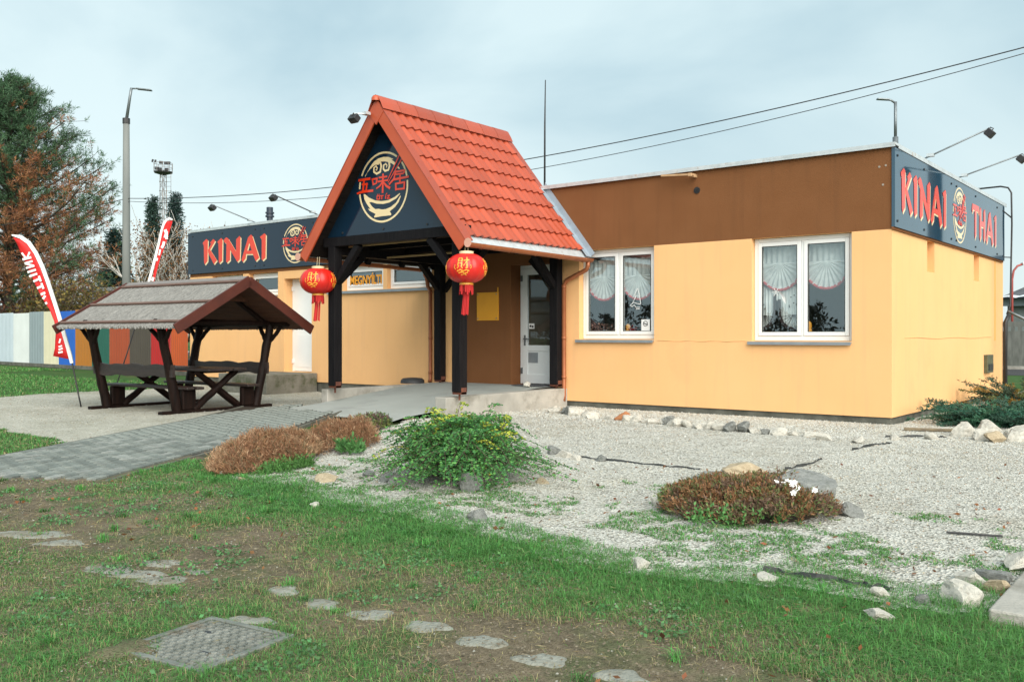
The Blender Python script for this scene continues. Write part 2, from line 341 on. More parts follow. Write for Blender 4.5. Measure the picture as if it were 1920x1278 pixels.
# interior
m = MB(); m.quad((-17.4,.3,.38), (-.2,.3,.38), (-.2,7.6,.38), (-17.4,7.6,.38)); m.quad((-17.4,4.2,.38), (-.2,4.2,.38), (-.2,4.2,2.95), (-17.4,4.2,2.95)); m.quad((-17.4,.3,2.95), (-.2,.3,2.95), (-.2,7.6,2.95), (-17.4,7.6,2.95))
m.quad((-7.2,.4,.38), (-7.2,4.2,.38), (-7.2,4.2,2.95), (-7.2,.4,2.95)); m.quad((-3.0,1.2,.38), (-3.0,4.2,.38), (-3.0,4.2,2.95), (-3.0,1.2,2.95)); m.build('interior', ROOM, bld, fix=False)

def window(op, y, mull=True, sashes=2, sill=True, fw=.065, sw=.06, glass=GLASS, sillx=0):
    x0, x1, z0, z1 = op; f = MB()
    f.box(x0+.003, x0+fw, y, y+.07, z0+.003, z1-.003); f.box(x1-fw, x1-.003, y, y+.07, z0+.003, z1-.003)
    f.box(x0+fw+.001, x1-fw-.001, y, y+.07, z1-fw, z1-.003); f.box(x0+fw+.001, x1-fw-.001, y, y+.07, z0+.003, z0+fw*1.15)
    if sashes == 2: f.box((x0+x1)/2-.02, (x0+x1)/2+.02, y+.002, y+.068, z0+fw*1.15+.001, z1-fw-.001)
    w = f.build('window', PVC, bld, bevel=.006); segs = []
    xs = [(x0+fw, (x0+x1)/2-.02), ((x0+x1)/2+.02, x1-fw)] if sashes == 2 else [(x0+fw, x1-fw)]
    for a, b in xs:
        za, zb = z0+fw*1.15, z1-fw; m = MB(); yy = y-.014
        a += .003; b -= .003; za += .003; zb -= .003
        m.box(a, a+sw, yy, yy+.05, za, zb); m.box(b-sw, b, yy, yy+.05, za, zb); m.box(a+sw+.001, b-sw-.001, yy, yy+.05, zb-sw, zb); m.box(a+sw+.001, b-sw-.001, yy, yy+.05, za, za+sw)
        m.build('sash', PVC, w, bevel=.005)
        g = MB(); g.quad((a+sw,yy+.025,za+sw), (b-sw,yy+.025,za+sw), (b-sw,yy+.025,zb-sw), (a+sw,yy+.025,zb-sw)); g.build('pane', glass, w, fix=False)
        k = MB(); t = .007
        k.box(a+sw, a+sw+t, yy-.002, yy+.02, za+sw, zb-sw); k.box(b-sw-t, b-sw, yy-.002, yy+.02, za+sw, zb-sw); k.box(a+sw+t, b-sw-t, yy-.002, yy+.02, zb-sw-t, zb-sw); k.box(a+sw+t, b-sw-t, yy-.002, yy+.02, za+sw, za+sw+t)
        k.build('gasket', BLK, w); segs.append((a+sw, b-sw, za+sw, zb-sw))
    if sill:
        m = MB(); m.box(x0-.05-sillx, x1+.0, -.055, y+.01, z0-.035, z0-.012); m.box(x0-.05-sillx, x1+.0, -.056, -.046, z0-.06, z0-.0355); m.build('sill', ALU, w)
    return w, segs
w1, s1 = window(W1, .13); w2, s2 = window(W2, .11)
def swag(w, xc, zt, Rr, y, zr=None, sag=1.0):
    zr = zr or Rr; m = MB(); nA = 72; nR = 6; b = 0
    for i in range(nA+1):
        a = math.pi + math.pi*i/nA
        for j in range(nR+1):
            t = (j/nR); r = Rr*t; wv = .022*t*math.sin(i*1.05)*(1 if i % 3 else .4)
            m.v.append((xc + r*math.cos(a)*(1.0), y + wv, zt + zr*t*math.sin(a)))
    for i in range(nA):
        for j in range(nR):
            q = i*(nR+1)+j; m.f.append((q, q+1, q+nR+2, q+nR+1))
    c = m.build('curtain', SHEER, w, True, fix=False)
    m = MB(); m.tube([(xc+Rr*math.cos(math.pi+math.pi*i/40), y+.012*math.sin(i*2.2), zt+zr*math.sin(math.pi+math.pi*i/40)) for i in range(41)], [.022+.006*math.sin(i*3.1) for i in range(41)], 6); m.build('curtain_trim', TRIMC, c, True)
    m = MB(); nX = 40
    for i in range(nX+1):
        x = xc-Rr*1.02+2.04*Rr*i/nX
        for z, k in ((zt-.02,1), (zt+.12,.6), (zt+.30,1)): m.v.append((x, y+.03+.02*k*math.sin(i*1.3), z+.012*math.sin(i*.9)))
    for i in range(nX):
        for j in range(2): q = i*3+j; m.f.append((q, q+1, q+4, q+3))
    m.build('curtain_heading', SHEER, c, True, fix=False)
for w, s, zt, y in ((w1, s1, 2.32, .27), (w2, s2, 2.40, .25)):
    for a, b, c, d in s: swag(w, (a+b)/2-.05, zt, .36, y, .42)
# lace half-curtain with a black scalloped band, left pane of the second window
a, b, c, d = s2[0]; a -= .06; b -= .04; y = .30
PX = lambda zx: a + (zx-185)/370*(b-a); PZ = lambda zy: 2.62-(zy-185)/875*1.36
m = MB(); nX = 60
for i in range(nX+1):
    x = a + (b-a)*i/nX; zx = 185+370*i/nX
    zb = PZ(985 - (zx-195)*1.2) if zx < 300 else PZ(700) if zx < 345 else PZ(860+140*min(1, ((zx-345)/150)**.6))
    for k in range(4): t = k/3; m.v.append((x, y+.014*math.sin(i*1.1), PZ(545+22*abs(math.sin(zx*.035)))*(1-t)+zb*t))
for i in range(nX):
    for k in range(3): q = i*4+k; m.f.append((q, q+1, q+5, q+4))
lc = m.build('lace_curtain', LACE, w2, True, fix=False)
m = MB()
def ribbon(m, pts, w, fn, d0, d1):
    P = [Vector((p[0], p[1])) for p in pts]; n = len(P); w = w if hasattr(w, '__len__') else [w]*n; Lf = []; Rt = []
    for i, p in enumerate(P):
        t = (P[min(i+1,n-1)]-P[max(i-1,0)]).normalized(); nn = Vector((-t.y, t.x)); Lf.append(p+nn*w[i]/2); Rt.append(p-nn*w[i]/2)
    b = len(m.v)
    for d in (d0, d1):
        for p in Lf: m.v.append(tuple(fn(p.x, p.y, d)))
        for p in Rt: m.v.append(tuple(fn(p.x, p.y, d)))
    for i in range(n-1):
        m.f.append((b+i, b+n+i, b+n+i+1, b+i+1)); o = b+2*n
        m.f.append((o+i, o+i+1, o+n+i+1, o+n+i)); m.f.append((b+i, b+i+1, o+i+1, o+i)); m.f.append((b+n+i, o+n+i, o+n+i+1, b+n+i+1))
    e = n-1; o = b+2*n; m.f.append((b, o, o+n, b+n)); m.f.append((b+e, b+n+e, o+n+e, o+e))
WF = lambda u, v, d: (u, y-.03-d, v)
ribbon(m, [(PX(u), PZ(v)) for u, v in ((312,640),(312,800),(290,890),(245,955),(192,985))], .045, WF, 0, .01)
ribbon(m, [(PX(u), PZ(v)) for u, v in ((358,690),(362,850),(395,930),(450,975),(555,992))], .045, WF, 0, .01)
m.build('curtain_band', BLKC, lc)
m = MB()
for cx_, cz_ in ((200, 850), (505, 845)):
    for k in range(11):
        an = math.pi*(k+.5)/11; m.tube([(PX(cx_), y-.015, PZ(cz_)), (PX(cx_)+.19*math.cos(an), y-.02, PZ(cz_)-.19*math.sin(an))], .003, 4)
    for k in range(7): m.lathe([(.001,-.012),(.014,0),(.001,.012)], (PX(cx_+random.uniform(-60,40)), y-.025, PZ(cz_-random.uniform(60,200))), 6)
m.build('lace_pattern', BLKC, lc)
# stickers on the glass: line-drawn tree, snowflake, no-smoking card
def sticker(name, strokes, w, fn, mat, parent):
    m = MB()
    for s in strokes: ribbon(m, s, w, fn, .002, .004)
    return m.build(name, mat, parent)
a, b, c, d = s1[1]; gx = lambda u: a+(u-540)/322*(b-a); gz = lambda v: d-(v-230)/870*(d-c); GF = lambda u, v, d: (u, .141-.02-d, v)
sticker('tree_sticker', [[(gx(708),gz(610)),(gx(672),gz(690)),(gx(735),gz(700)),(gx(708),gz(610))], [(gx(690),gz(700)),(gx(655),gz(770)),(gx(742),gz(795))], [(gx(730),gz(700)),(gx(745),gz(790))],
    [(gx(655),gz(775)),(gx(625),gz(805)),(gx(640),gz(820)),(gx(670),gz(800)),(gx(690),gz(830)),(gx(735),gz(828))], [(gx(690),gz(850)),(gx(735),gz(845))]], .012, GF, WHT, w1)
m = MB(); m.box(gx(752), gx(848), .118, .121, gz(1098), gz(968)); nsc = m.build('no_smoking_card', WHT, w1)
sticker('no_smoking_ring', [[(gx(800)+.042*math.cos(t*.3927), gz(1015)+.042*math.sin(t*.3927)) for t in range(17)], [(gx(775),gz(1000)),(gx(825),gz(1035))], [(gx(782),gz(1018)),(gx(820),gz(1016))]], .008, lambda u,v,d: (u, .117-d, v), BLK, nsc)
a2, b2, c2, d2 = s2[0]; gx2 = lambda u: a2+(u-185)/370*(b2-a2); gz2 = lambda v: d2-(v-175)/885*(d2-c2); GF2 = lambda u, v, d: (u, .10-d, v)
st = []
for k in range(6): an = k*math.pi/3; st.append([(gx2(335), gz2(650)), (gx2(335)+.07*math.cos(an), gz2(650)+.07*math.sin(an))])
for k in range(5): st.append([(gx2(360+k*8), gz2(640+k*6)), (gx2(395+k*9), gz2(690+k*6)), (gx2(410+k*6), gz2(740+k*8))])
sticker('snowflake_sticker', st, .008, GF2, WHT, w2)
# left windows
window(WL1[:3]+(2.775,), .14, sashes=1); window(WL2[:3]+(2.775,), .14, sashes=1)
wm1, sm1 = window(WM1, .10, sashes=1, sill=False); wm2, sm2 = window(WM2, .10, sashes=1, sill=False)
m = MB(); m.box(-12.12, -8.93, -.06, .11, 2.225, 2.245); m.box(-12.12, -8.93, -.0605, -.05, 2.19, 2.2245); m.build('long_sill', ALU, bld)
# lettering in the narrow window by the porch
me = text_mesh('MEGNYÍLTI', .25, .006, .003)
me.materials.append(M('orange_lettering', (.85,.36,.02), (.8,.32,.02), rough=.5)); o = bpy.data.objects.new('window_lettering', me); col.objects.link(o)
xs = [v.co.x for v in me.vertices]; sc_ = 1.0/(max(xs)-min(xs)); o.rotation_euler = (R(90),0,0); o.scale = (sc_, 1.08, 1); o.location = (-11.50, .078, 2.385); o.parent = wm1
a, b, c, d = sm1[0]; m = MB(); m.quad((a,.115,c), (b,.115,c), (b,.115,d), (a,.115,d)); m.build('window_film', M('charcoal_film', (.028,.026,.026), (.04,.036,.034), rough=.6), wm1, fix=False)

# entrance door and the white service door
x0, x1, z0, z1 = DOOR; y = .29
m = MB(); t = .06
m.box(x0+.002, x0+t, y, y+.07, z0, z1-.002); m.box(x1-t, x1-.002, y, y+.07, z0, z1-.002); m.box(x0+t+.001, x1-t-.001, y, y+.07, z1-t, z1-.002)
dr = m.build('entrance_door', PVCG, bld, bevel=.004); tag(dr, 'white glazed entrance door under the porch')
a, b = x0+t+.004, x1-t-.004; sw = .11; m = MB(); yy = y-.012
m.box(a, a+sw, yy, yy+.06, z0+.01, z1-t-.004); m.box(b-sw, b, yy, yy+.06, z0+.01, z1-t-.004); m.box(a+sw+.001, b-sw-.001, yy, yy+.06, z1-t-.12, z1-t-.004); m.box(a+sw+.001, b-sw-.001, yy, yy+.06, .98, 1.09); m.box(a+sw+.001, b-sw-.001, yy, yy+.06, z0+.01, .54)
m.build('leaf_frame', PVCG, dr, bevel=.004)
m = MB(); m.box(a+sw, b-sw, yy+.02, yy+.045, .54, .98); m.build('lower_panel', PVCG, dr)
m = MB(); m.box(a+sw+.02, a+sw+.24, yy+.010, yy+.019, .76, .95); m.build('cat_flap', ALU, dr)
m = MB(); m.quad((a+sw,yy+.03,1.09), (b-sw,yy+.03,1.09), (b-sw,yy+.03,z1-t-.12), (a+sw,yy+.03,z1-t-.12)); m.build('pane', GLASSD, dr, fix=False)
m = MB(); m.beam((a+.055,yy-.05,1.21), (a+.20,yy-.05,1.21), .02, .022); m.beam((a+.055,yy-.05,1.21), (a+.055,yy,1.21), .018, .018); m.box(a+.035, a+.075, yy-.008, yy-.0005, 1.08, 1.28); m.build('door_handle', GREYM, dr, bevel=.003)
m = MB(); m.box(a+sw+.02, a+sw+.15, yy+.024, yy+.028, 1.40, 1.50); dn = m.build('door_notice', WHT, dr)
m = MB(); m.box(a+sw+.04, a+sw+.08, yy+.021, yy+.0235, 1.43, 1.47); m.box(a+sw+.09, a+sw+.13, yy+.021, yy+.0235, 1.42, 1.46); m.build('notice_print', BLK, dn)
for zz in (.55, 2.3):
    m = MB(); m.box(x0+.03, x0+.055, y-.03, y-.001, zz, zz+.11); m.build('hinge', GREYM, dr)
# shelves and counter glimpsed through the door
m = MB(); m.box(-7.0, -5.2, 1.5, 1.9, .38, 1.35); m.box(-7.02, -5.1, 1.45, 1.95, 1.351, 1.39); m.build('counter', M('counter_wood', (.10,.06,.04), (.16,.1,.07), scale=8), bld)
x0, x1, z0, z1 = WD; y = .24; m = MB()
m.box(x0+.002, x0+.06, y, y+.06, z0, z1-.002); m.box(x1-.06, x1-.002, y, y+.06, z0, z1-.002); m.box(x0+.061, x1-.061, y, y+.06, z1-.07, z1-.002)
wd = m.build('service_door', PVC, bld, bevel=.004); tag(wd, 'plain white service door above the concrete step')
m = MB(); m.box(x0+.065, x1-.065, y+.0, y+.05, z0+.01, z1-.075); m.build('door_leaf', PVC, wd)
for za, zb in ((z0+.1, 1.30), (1.42, z1-.17)):
    m = MB(); m.box(x0+.18, x1-.18, y-.008, y-.0005, za, zb); m.build('door_panel', PVC, wd, bevel=.006)
for zz in (.62, 1.42, 2.32):
    m = MB(); m.box(x0+.01, x0+.075, y-.03, y-.001, zz, zz+.1); m.build('hinge', PVC, wd, bevel=.004)
# notice board beside the door
m = MB(); m.box(-7.73, -7.19, -.02, -.002, 1.56, 2.10); nb = m.build('notice_board', ORNG, None, bevel=.002); tag(nb, 'blank orange board on the brown wall by the entrance', 'notice board')
m = MB(); m.box(-7.215, -7.185, -.0235, -.0205, 2.10, 2.19); m.build('hanging_tab', ORNG, nb)
for dx, dz in ((-7.70, 2.06), (-7.24, 2.06), (-7.7, 1.6), (-7.24, 1.6)):
    m = MB(); m.tube([(dx, -.026, dz), (dx, -.0205, dz)], .012, 8); m.build('screw', GREYM, nb)
# roof things
m = MB(); m.lathe([(.08,3.9),(.08,4.40),(.115,4.40),(.115,4.44),(.09,4.44),(.09,4.49),(.115,4.495),(.115,4.53),(.085,4.535),(.085,4.66),(.0,4.66)], (-16.25,1.5,0), 14)
o = m.build('vent_pipe', M('dark_vent', (.02,.03,.05), (.03,.04,.06), rough=.5), None, 'auto'); tag(o, 'dark ribbed vent pipe on the roof behind the front sign', 'vent pipe')
m = MB(); m.tube([(-7.41,1.76,3.9), (-7.405,1.76,5.6), (-7.39,1.76,6.55)], [.022,.018,.010], 8); o = m.build('antenna_mast', BLK, None, True); tag(o, 'thin black antenna mast on the roof beside the red gable', 'antenna')
m = MB(); m.lathe([(.10,0),(.098,.05),(.08,.09),(.045,.115),(.001,.12)], (-5.72,.4,3.9), 16); o = m.build('roof_dome', M('milky_plastic', (.7,.74,.75), (.66,.7,.72), rough=.3), None, True); tag(o, 'small milky plastic dome on the flat roof', 'roof light')
# ------------------------------------------------------------------ sign boards
LG = {"polys":[[[-0.774,0.386],[-0.642,0.533],[-0.53,0.663],[-0.378,0.787],[-0.185,0.858],[0.033,0.874],[0.248,0.844],[0.436,0.762],[0.356,0.753],[0.475,0.678],[0.528,0.626],[0.462,0.587],[0.369,0.644],[0.275,0.674],[0.195,0.711],[0.06,0.74],[-0.131,0.758],[-0.185,0.671],[-0.323,0.686],[-0.433,0.642],[-0.572,0.563],[-0.684,0.481],[-0.746,0.387]],[[-0.824,-0.123],[-0.754,-0.139],[-0.6,-0.249],[-0.323,-0.359],[-0.049,-0.403],[0.222,-0.399],[0.489,-0.331],[0.687,-0.243],[0.705,-0.263],[0.542,-0.382],[0.275,-0.469],[0.006,-0.492],[-0.268,-0.458],[-0.489,-0.391],[-0.586,-0.392],[-0.461,-0.526],[-0.323,-0.613],[-0.185,-0.616],[-0.049,-0.646],[0.114,-0.65],[0.329,-0.604],[0.542,-0.502],[0.713,-0.315],[0.731,-0.335],[0.647,-0.493],[0.489,-0.627],[0.275,-0.729],[0.342,-0.8],[0.329,-0.845],[-0.049,-0.843],[-0.35,-0.856],[-0.378,-0.835],[-0.309,-0.756],[-0.572,-0.64],[-0.628,-0.569],[-0.53,-0.596],[-0.684,-0.431],[-0.796,-0.269]],[[0.581,0.527],[0.647,0.529],[0.7,0.45],[0.621,0.468]]],"cream":[[[[-0.131,0.758],[-0.071,0.62],[-0.117,0.457],[-0.268,0.417],[-0.383,0.486],[-0.383,0.599],[-0.295,0.646],[-0.24,0.583],[-0.268,0.52],[-0.309,0.534]],[0.07,0.07,0.07,0.067,0.063,0.06,0.049,0.042,0.035,0.028]],[[[0.248,0.714],[0.275,0.581],[0.222,0.475],[0.087,0.462],[0.019,0.526],[0.027,0.628],[0.114,0.664],[0.168,0.612],[0.141,0.549]],[0.063,0.067,0.067,0.063,0.06,0.053,0.046,0.039,0.028]]],"red":[[[[-1.046,0.3],[-0.536,0.304]],[0.067,0.067]],[[[-0.802,0.294],[-0.853,-0.063]],[0.06,0.06]],[[[-0.895,0.164],[-0.642,0.157]],[0.053,0.053]],[[[-0.678,0.167],[-0.712,-0.039]],[0.053,0.053]],[[[-1.108,-0.083],[-0.853,-0.05],[-0.405,-0.063]],[0.053,0.07,0.063]],[[[-0.447,0.289],[-0.4,0.091]],[0.042,0.042]],[[[-0.466,0.272],[-0.218,0.274]],[0.046,0.046]],[[[-0.24,0.273],[-0.273,0.126]],[0.046,0.046]],[[[-0.411,0.121],[-0.268,0.131]],[0.039,0.039]],[[[-0.172,0.29],[0.181,0.288]],[0.046,0.046]],[[[-0.218,0.178],[0.227,0.181]],[0.046,0.046]],[[[0.011,0.39],[-0.008,-0.173]],[0.06,0.06]],[[[-0.016,0.142],[-0.131,0.036],[-0.279,-0.019]],[0.046,0.046,0.035]],[[[0.027,0.142],[0.154,0.017],[0.307,-0.063]],[0.042,0.06,0.07]],[[[0.51,0.384],[0.914,0.389]],[0.053,0.053]],[[[0.896,0.397],[0.857,0.304]],[0.049,0.049]],[[[0.51,0.31],[0.862,0.303]],[0.042,0.042]],[[[0.528,0.395],[0.467,0.189],[0.262,0.047]],[0.053,0.06,0.046]],[[[0.422,0.17],[1.065,0.19]],[0.056,0.056]],[[[0.713,0.283],[0.7,0.045]],[0.049,0.049]],[[[0.534,0.062],[0.547,-0.152]],[0.053,0.053]],[[[0.521,0.041],[0.909,0.051]],[0.049,0.049]],[[[0.891,0.057],[0.87,-0.156]],[0.053,0.053]],[[[0.542,-0.12],[0.888,-0.13]],[0.046,0.046]],[[[0.687,0.847],[0.222,0.205]],[0.049,0.021]],[[[0.844,0.791],[0.222,0.103]],[0.042,0.018]],[[[-0.246,-0.24],[-0.125,-0.242]],[0.028,0.028]],[[[-0.131,-0.242],[-0.131,-0.345]],[0.028,0.028]],[[[-0.125,-0.341],[-0.246,-0.338]],[0.028,0.028]],[[[-0.24,-0.342],[-0.24,-0.235]],[0.028,0.028]],[[[-0.224,-0.199],[-0.202,-0.199]],[0.025,0.025]],[[[-0.163,-0.201],[-0.142,-0.201]],[0.025,0.025]],[[[-0.098,-0.248],[0.027,-0.251]],[0.028,0.028]],[[[-0.035,-0.249],[-0.041,-0.357]],[0.028,0.028]],[[[0.13,-0.26],[0.125,-0.357]],[0.028,0.028]],[[[0.125,-0.241],[0.184,-0.198]],[0.021,0.021]],[[[0.181,-0.269],[0.297,-0.27]],[0.025,0.025]],[[[0.289,-0.27],[0.189,-0.35]],[0.025,0.025]],[[[0.184,-0.351],[0.307,-0.353]],[0.025,0.025]]],"let":{"K1":[[0.0,0.564],[0.148,0.648],[0.222,0.618],[0.207,0.084],[0.089,0.0],[0.059,0.049],[0.045,0.502],[0.015,0.512]],"K2":[[0.324,0.544],[0.456,0.628],[0.548,0.58],[0.324,0.366],[0.615,0.081],[0.485,-0.006],[0.237,0.295],[0.231,0.372],[0.397,0.539],[0.354,0.517]],"I1":[[0.643,0.549],[0.801,0.631],[0.858,0.594],[0.844,0.061],[0.721,-0.0],[0.701,0.051],[0.686,0.504],[0.658,0.514]],"N":[[0.914,0.573],[1.013,0.633],[1.098,0.603],[1.431,0.252],[1.431,0.556],[1.568,0.629],[1.609,0.602],[1.582,0.056],[1.486,-0.002],[1.459,0.021],[1.182,0.316],[1.173,0.06],[1.05,-0.003],[1.013,0.035],[1.027,0.475],[0.929,0.522]],"A":[[1.65,0.036],[1.92,0.573],[2.027,0.631],[2.08,0.603],[2.357,0.056],[2.226,-0.018],[2.107,0.158],[1.84,0.172],[1.813,0.06],[1.705,-0.012]],"Ah":[[1.966,0.441],[1.88,0.251],[2.062,0.247]],"I2":[[2.396,0.557],[2.565,0.626],[2.617,0.593],[2.604,0.043],[2.487,-0.015],[2.456,0.011],[2.461,0.497],[2.409,0.521]]}}
def letters(word, fn, mat_face, mat_shadow, parent, u0):
    L = LG['let']; mk = {'K': (['K1','K2'], 0), 'I': (['I1'], 0), 'N': (['N'], 0), 'A': (['A'], 0)}
    if word == 'KINAI': items = [('K', ['K1','K2'], 0), ('I', ['I1'], 0), ('N', ['N'], 0), ('A', ['A','Ah'], 0), ('I', ['I2'], 0)]
    else:
        T = [(0,.50),(.06,.63),(.62,.63),(.60,.48),(.52,.52),(.38,.53),(.37,.10),(.27,0),(.25,.08),(.25,.53),(.12,.53),(.05,.46)]
        H = [(0,.55),(.10,.63),(.15,.6),(.15,.38),(.36,.38),(.36,.56),(.46,.63),(.51,.6),(.51,.10),(.41,0),(.36,.05),(.36,.28),(.15,.28),(.15,.10),(.05,0),(.0,.06)]
        ox = L['A'][0][0]; A = [(p[0]-ox, p[1]) for p in L['A']]; Ah = [(p[0]-ox, p[1]) for p in L['Ah']]; oi = L['I2'][0][0]; I = [(p[0]-oi, p[1]) for p in L['I2']]
        items = [('T', [T], 0), ('H', [H], .66), ('A', [A, Ah], 1.24), ('I', [I], 2.02)]
    for nm, keys, off in items:
        polys = [L[k] if isinstance(k, str) else k for k in keys]
        loops = [[polys[0], polys[1]]] if nm == 'A' else [[p] for p in polys]
        f = MB(); s = MB()
        for lp in loops:
            lp = [[(p[0]+off+u0, p[1]) for p in l] for l in lp]; f.prism(lp, fn, .004, .007)
            s.prism([[(p[0]+.035, p[1]-.03) for p in l] for l in lp], fn, .0005, .003)
        o = f.build('letter', mat_face, parent); s.build('letter_shadow', mat_shadow, o)
def emblem(fn, parent):
    c = MB()
    for a0, a1 in ((55, 155), (13, 40), (-173, 6), (166, 178)):
        n = max(3, int((a1-a0)/4)); ribbon(c, [(math.cos(R(a0+(a1-a0)*i/n)), math.sin(R(a0+(a1-a0)*i/n))) for i in range(n+1)], .058, fn, .0005, .003)
    for p in LG['polys']: c.prism([p], fn, .0008, .0033)
    for i, (pts, w) in enumerate(LG['cream']): ribbon(c, pts, w, fn, .0005, .0036+.0002*i)
    o = c.build('emblem', SCRM, parent)
    for i, (pts, w) in enumerate(LG['red']):
        r = MB(); ribbon(r, pts, [x*1.1 for x in w], fn, .004, .0066+.00013*i); r.build('emblem_stroke', SRED, o)
def bolts(pts, fn, parent):
    for u, v in pts:
        m = MB(); m.tube([fn(u, v, .0005), fn(u, v, .012)], .018, 8); m.build('bolt', BLK, parent)
# front left fascia sign
fs = empty('fascia_sign', (-14, -.03, 2.85), 'dark blue front fascia sign reading KINAI with round emblem', 'sign')
FF = lambda u, v, d: (u, -.05-d, v)
for a, b in ((-17.62, -14.553), (-14.547, -11.4), (-11.394, -8.3)):
    m = MB(); m.box(a, b, -.05, -.004, 2.865, 3.925); m.build('panel', NAVY, fs)
letters('KINAI', lambda u, v, d: FF(u, v+3.082, d), SRED, SCRM, fs, -16.938)
emblem(lambda u, v, d: FF(-13.22+u*.44, 3.395+v*.44, d), fs)
bolts([(u, v) for u in (-17.4, -16.1, -14.75, -14.4, -12.6, -11.55, -11.2) for v in (2.95, 3.83)], FF, fs)
m = MB(); m.tube([(-17.68,-.02,3.2), (-17.75,-.03,3.05), (-17.66,-.01,2.8), (-17.63,.02,2.3)], .02, 6); m.build('sign_cable', BLK, fs, True)
# right side sign
ss = empty('fascia_sign', (.03, 3.8, 2.8), 'side fascia sign reading KINAI and THAI around a round emblem', 'sign')
FS = lambda u, v, d: (.05+d, u, v)
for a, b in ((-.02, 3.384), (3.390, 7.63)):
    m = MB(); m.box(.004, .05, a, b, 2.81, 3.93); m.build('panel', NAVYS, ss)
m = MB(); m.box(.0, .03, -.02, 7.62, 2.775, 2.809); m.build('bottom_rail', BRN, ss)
letters('KINAI', lambda u, v, d: FS(u*.985, v+3.045, d), SRED, SCRM, ss, .25)
letters('THAI', lambda u, v, d: FS(u*.95, v+3.04, d), SRED, SCRM, ss, 4.92)
emblem(lambda u, v, d: FS(3.79+u*.46, 3.353+v*.47, d), ss)
bolts([(u, v) for u in (.1, 1.5, 3.2, 3.55, 5.0, 6.9, 7.5) for v in (2.9, 3.83)], FS, ss)
# gable sign: dark board filling the porch gable
gs = empty('gable_sign', (-7.1, -3, 2.97), 'dark blue triangular gable sign with round noodle bowl emblem', 'sign')
m = MB(); m.prism([[(-8.75,2.97), (-5.40,2.97), (-5.55,3.14), (-7.05,4.97), (-8.55,3.14)]], lambda u, v, d: (u, -2.95-d, v), 0, .05); m.build('panel', NAVY, gs)
FG = lambda u, v, d: (u, -3.0-d, v)
emblem(lambda u, v, d: FG(-7.207+u*.567, 3.717+v*.567, d), gs)
bolts([(-8.2,3.03), (-7.2,3.03), (-6.2,3.03), (-5.8,3.05)], FG, gs)
# spot lights on arms
def spot(name, base, tip, label, headdir, mat=GREYM):
    r = empty(name, base, label, 'spot light', 'sign spot lights'); base = Vector(base); tip = Vector(tip); d = (tip-base).normalized()
    m = MB(); m.tube([base - d*.06, base, tip], .013, 7); m.build('arm', mat, r, True)
    m = MB(); q = base + d*.1; m.box(q.x-.05, q.x+.05, q.y-.05, q.y+.05, q.z-.015, q.z+.03); m.build('bracket', GALV, r)
    h = Vector(headdir).normalized(); c = tip + Vector((0,0,-.075))
    m = MB(); m.beam(c - h*.05, c + h*.06, .17, .11, (0,0,1)); hd = m.build('lamp_head', BLK, r, bevel=.01)
    m = MB(); m.tube([tip + Vector((0,0,.01)), tip + d*.05 + Vector((0,0,-.03)), c], .009, 6); m.build('yoke', BLK, r, True)
    m = MB(); m.beam(c + h*.0605, c + h*.066, .14, .085, (0,0,1)); m.build('lens', M('lens', (.5,.55,.55), rough=.1), hd)
spot('spot_light', (-14.89,0,4.03), (-14.89,-1.14,4.32), 'spot light on a thin arm above the KINAI lettering at the front', (0,.7,-.7))
spot('spot_light', (-12.56,0,4.03), (-12.56,-1.17,4.33), 'spot light on a thin arm above the front emblem left of the gable', (0,.7,-.7), BLK)
spot('spot_light', (0,1.7,4.03), (.93,1.7,4.38), 'nearer of two spot light arms over the side sign', (-.7,0,-.7))
spot('spot_light', (0,3.91,4.03), (.98,3.91,4.32), 'farther of two spot light arms over the side sign', (-.7,0,-.7))
spot('spot_light', (-7.18,-3.3,4.86), (-7.18,-3.66,4.80), 'small spot light on the tip of the red porch gable', (0,.8,-.6), GALV)
# ------------------------------------------------------------------ porch
RX, RZ, EX, EZ = -7.05, 5.03, 1.885, 2.36      # ridge x, ridge z, half width, drop to the eave
YF, YB = -3.30, .02
porch = empty('entrance_porch', (-7.03, -1.6, 0), 'steep red-tiled entrance porch on black timber posts', 'porch')
for x, y, zb in ((-5.52,-3.0,.405), (-8.40,-3.0,.405), (-5.74,-.16,.40), (-8.50,-.24,.40)):
    m = MB(); m.box(x-.085, x+.085, y-.085, y+.085, zb, 2.80); p = m.build('post', DARKW, porch, bevel=.008)
    m = MB(); m.box(x-.092, x-.0865, y-.06, y+.06, zb-.03, zb+.07); m.box(x+.0865, x+.092, y-.06, y+.06, zb-.03, zb+.07); m.box(x-.092, x+.092, y-.061, y+.061, zb-.036, zb-.001); m.tube([(x,y,.28), (x,y,zb-.03)], .016, 8); m.build('post_shoe', RUSTY, p)
m = MB(); m.box(-8.62, -5.33, -3.08, -2.94, 2.80, 2.955); m.build('tie_beam', DARKW, porch, bevel=.006)
for x in (-5.52, -8.40):
    m = MB(); m.box(x-.075, x+.075, -2.935, .0, 2.66, 2.80); m.build('side_beam', DARKW, porch, bevel=.006)
for x, s in ((-5.52,-1), (-8.40,1)):
    m = MB(); m.beam((x+s*.06,-3.0,2.20), (x+s*.62,-3.0,2.80), .11, .11, (0,1,0)); m.build('brace', DARKW, porch, bevel=.006)
    m = MB(); m.beam((x,-2.93,2.20), (x,-2.36,2.68), .11, .11, (1,0,0)); m.build('brace', DARKW, porch, bevel=.006)
for x, s in ((-5.74,-1), (-8.50,1)):
    m = MB(); m.beam((x,-.24,2.15), (x,-.80,2.68), .11, .11, (1,0,0)); m.build('brace', DARKW, porch, bevel=.006)
    m = MB(); m.beam((x+s*.05,-.17,2.15), (x+s*.55,-.17,2.66), .10, .10, (0,1,0)); m.build('brace', DARKW, porch, bevel=.006)
